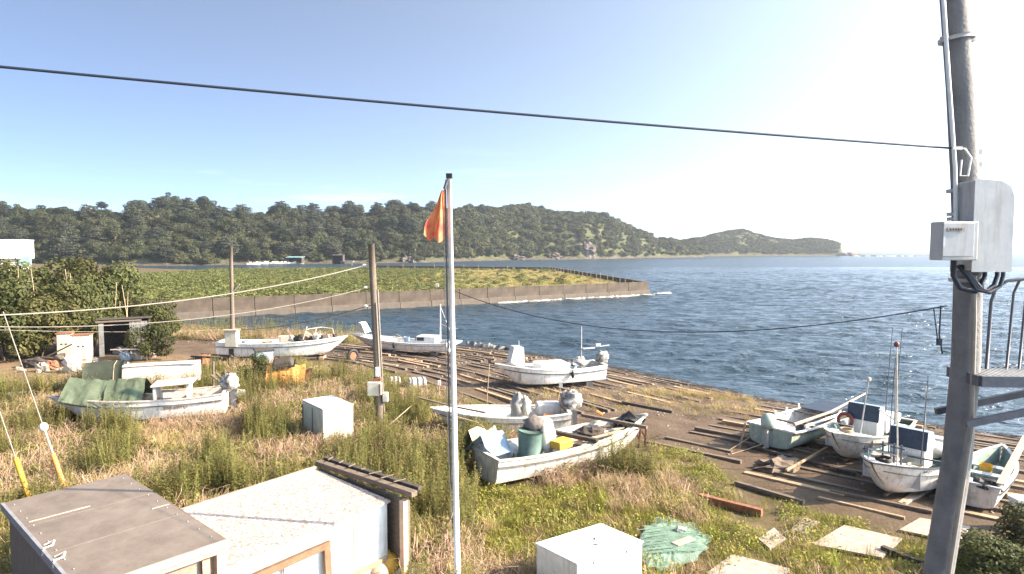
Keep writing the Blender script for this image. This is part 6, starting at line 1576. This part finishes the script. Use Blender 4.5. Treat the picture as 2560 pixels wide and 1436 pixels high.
# dead bamboo canes in the thicket
for i, (u, v, h) in enumerate(((90, 850, 5.8), (130, 852, 5.6), (222, 846, 5.3), (236, 845, 4.6), (250, 850, 4.4), (262, 848, 4.8), (268, 850, 4.0), (325, 850, 4.6), (332, 852, 3.2), (347, 850, 4.4), (352, 850, 3.9), (210, 846, 5.6))):
    g_ = G(u, v); q = MB().tube([(0, 0, 0), (rng.uniform(-.1, .1), 0, h * .5), (rng.uniform(-.2, .2), 0, h)], .045, 6, .018).build('bamboo_cane', BAMBOO); q.location = g_ + Vector((0, -1.6, 0)); tag(q, 'upright dead bamboo cane standing in the thicket', 'cane', 'dead canes standing in the thicket')
for i, (u, v, lab) in enumerate(((1597, 1120, 'reddish dead dock stalk beside the wooden boat bow, nearer of two'), (1612, 1116, 'reddish dead dock stalk beside the wooden boat bow, farther of two'))):
    g_ = G(u, v); q = MB().tube([(0, 0, 0), (.03, 0, .4), (.06, 0, .75)], .03, 5, .05).tube([(.02, 0, .3), (-.15, 0, .62)], .02, 5, .04).build('dock_stalk', RUST); q.location = g_; tag(q, lab, 'plant')

# ------------------------------------------------------------------ foam on the water
def foam(name, pl, wid, lab, seed, z=.05):
    mb = MB(); n = len(pl)
    for i, (x, y) in enumerate(pl):
        x2, y2 = pl[min(i + 1, n - 1)]; x1, y1 = pl[max(i - 1, 0)]; d = Vector((x2 - x1, y2 - y1, 0)).normalized(); nn = Vector((d.y, -d.x, 0))
        w = wid * max(.0, .30 + 1.7 * noise.noise(Vector((i * .55, seed + .37, 0)))); jj = wid * .5 * noise.noise(Vector((i * .4, seed + 5, 0)))
        p = Vector((x, y, SEA)) + nn * jj; h = z * (1 + noise.noise(Vector((i * .9, seed, 2))))
        mb.v += [tuple(p - nn * w + Vector((0, 0, .01))), tuple(p + Vector((0, 0, h + .02))), tuple(p + nn * w + Vector((0, 0, .01)))]
    for i in range(n - 1): mb.f += [(3 * i, 3 * i + 3, 3 * i + 4, 3 * i + 1), (3 * i + 1, 3 * i + 4, 3 * i + 5, 3 * i + 2)]
    o = mb.build(name, FOAM, None, True); return tag(o, lab, 'foam', kind='stuff')
def lerpline(a, b, n): return [(a[0] + (b[0] - a[0]) * k / n, a[1] + (b[1] - a[1]) * k / n) for k in range(n + 1)]
wn_ = Vector((TIP[1] - N0[1], -(TIP[0] - N0[0]), 0)).normalized()
off = lambda p, k: (p[0] + wn_.x * k, p[1] + wn_.y * k)
M_ = (N0[0] + (TIP[0] - N0[0]) * .60, N0[1] + (TIP[1] - N0[1]) * .60)
foam('wall_foam', lerpline(off(M_, 1.5), off(TIP, 1.2), 90), .5, 'pale surf washing along the foot of the sea wall', 2, .22)
foam('tip_foam', lerpline((TIP[0] + 1, TIP[1]), (TIP[0] + 5, TIP[1] + 4), 12), .8, 'white water breaking at the tip of the sea wall', 6, .25)
foam('shore_foam', [P(u, v, SEA)[:2] for u, v in zip(np.linspace(1165, 1268, 26), np.linspace(862, 876, 26))], .45, 'small white breaker on the shore behind the skiffs', 3, .3)
foam('shore_foam', [shore_at(s)[0][:2] for s in np.linspace(2, cum[8], 110)], .22, 'thin line of foam along the water edge', 8, .05)
for i, u in enumerate((2150, 2210, 2270)): foam('reef_foam', lerpline(P(u - 22, 641.5, SEA)[:2], P(u + 30, 641.5, SEA)[:2], 14), 4.0, 'white surf breaking on the reef off the headland', 20 + i, .9)
# sea bird
pq = P(2135, 750, SEA); r = empty('sea_bird', (pq[0], pq[1], SEA + .35), (0, 0, .6), 'dark sea bird low over the open water', 'bird')
MB().blob((0, 0, 0), (.34, .12, .12), 10, 7, 0).blob((.33, 0, .1), (.10, .07, .07), 8, 6, 0).tube([(.4, 0, .1), (.52, 0, .08)], .02, 5, .004).build('body', WOODD, r, True)
for s in (-1, 1): MB().add([(.12, 0, .05), (-.12, 0, .05), (-.12, s * .5, .38), (.06, s * .55, .40), (-.14, s * .95, .30)], [(0, 1, 2, 3), (3, 2, 4)]).build('wing', WOODD, r)

# ------------------------------------------------------------------ sea haze
hm = bpy.data.materials.new('sea_haze'); hm.use_nodes = True
hn, hl_ = hm.node_tree.nodes, hm.node_tree.links
hn.remove(hn['Principled BSDF'])
pv = hn.new('ShaderNodeVolumePrincipled'); pv.inputs['Color'].default_value = (.82, .90, 1.0, 1); pv.inputs['Density'].default_value = 0.00021; pv.inputs['Anisotropy'].default_value = 0.45
hl_.new(pv.outputs[0], hn['Material Output'].inputs['Volume'])
hz_ = MB().box((0, 4400, 28), (18200, 9400, 72)).build('haze', hm)
tag(hz_, 'thin pale sea haze over the whole bay', 'haze', kind='stuff')
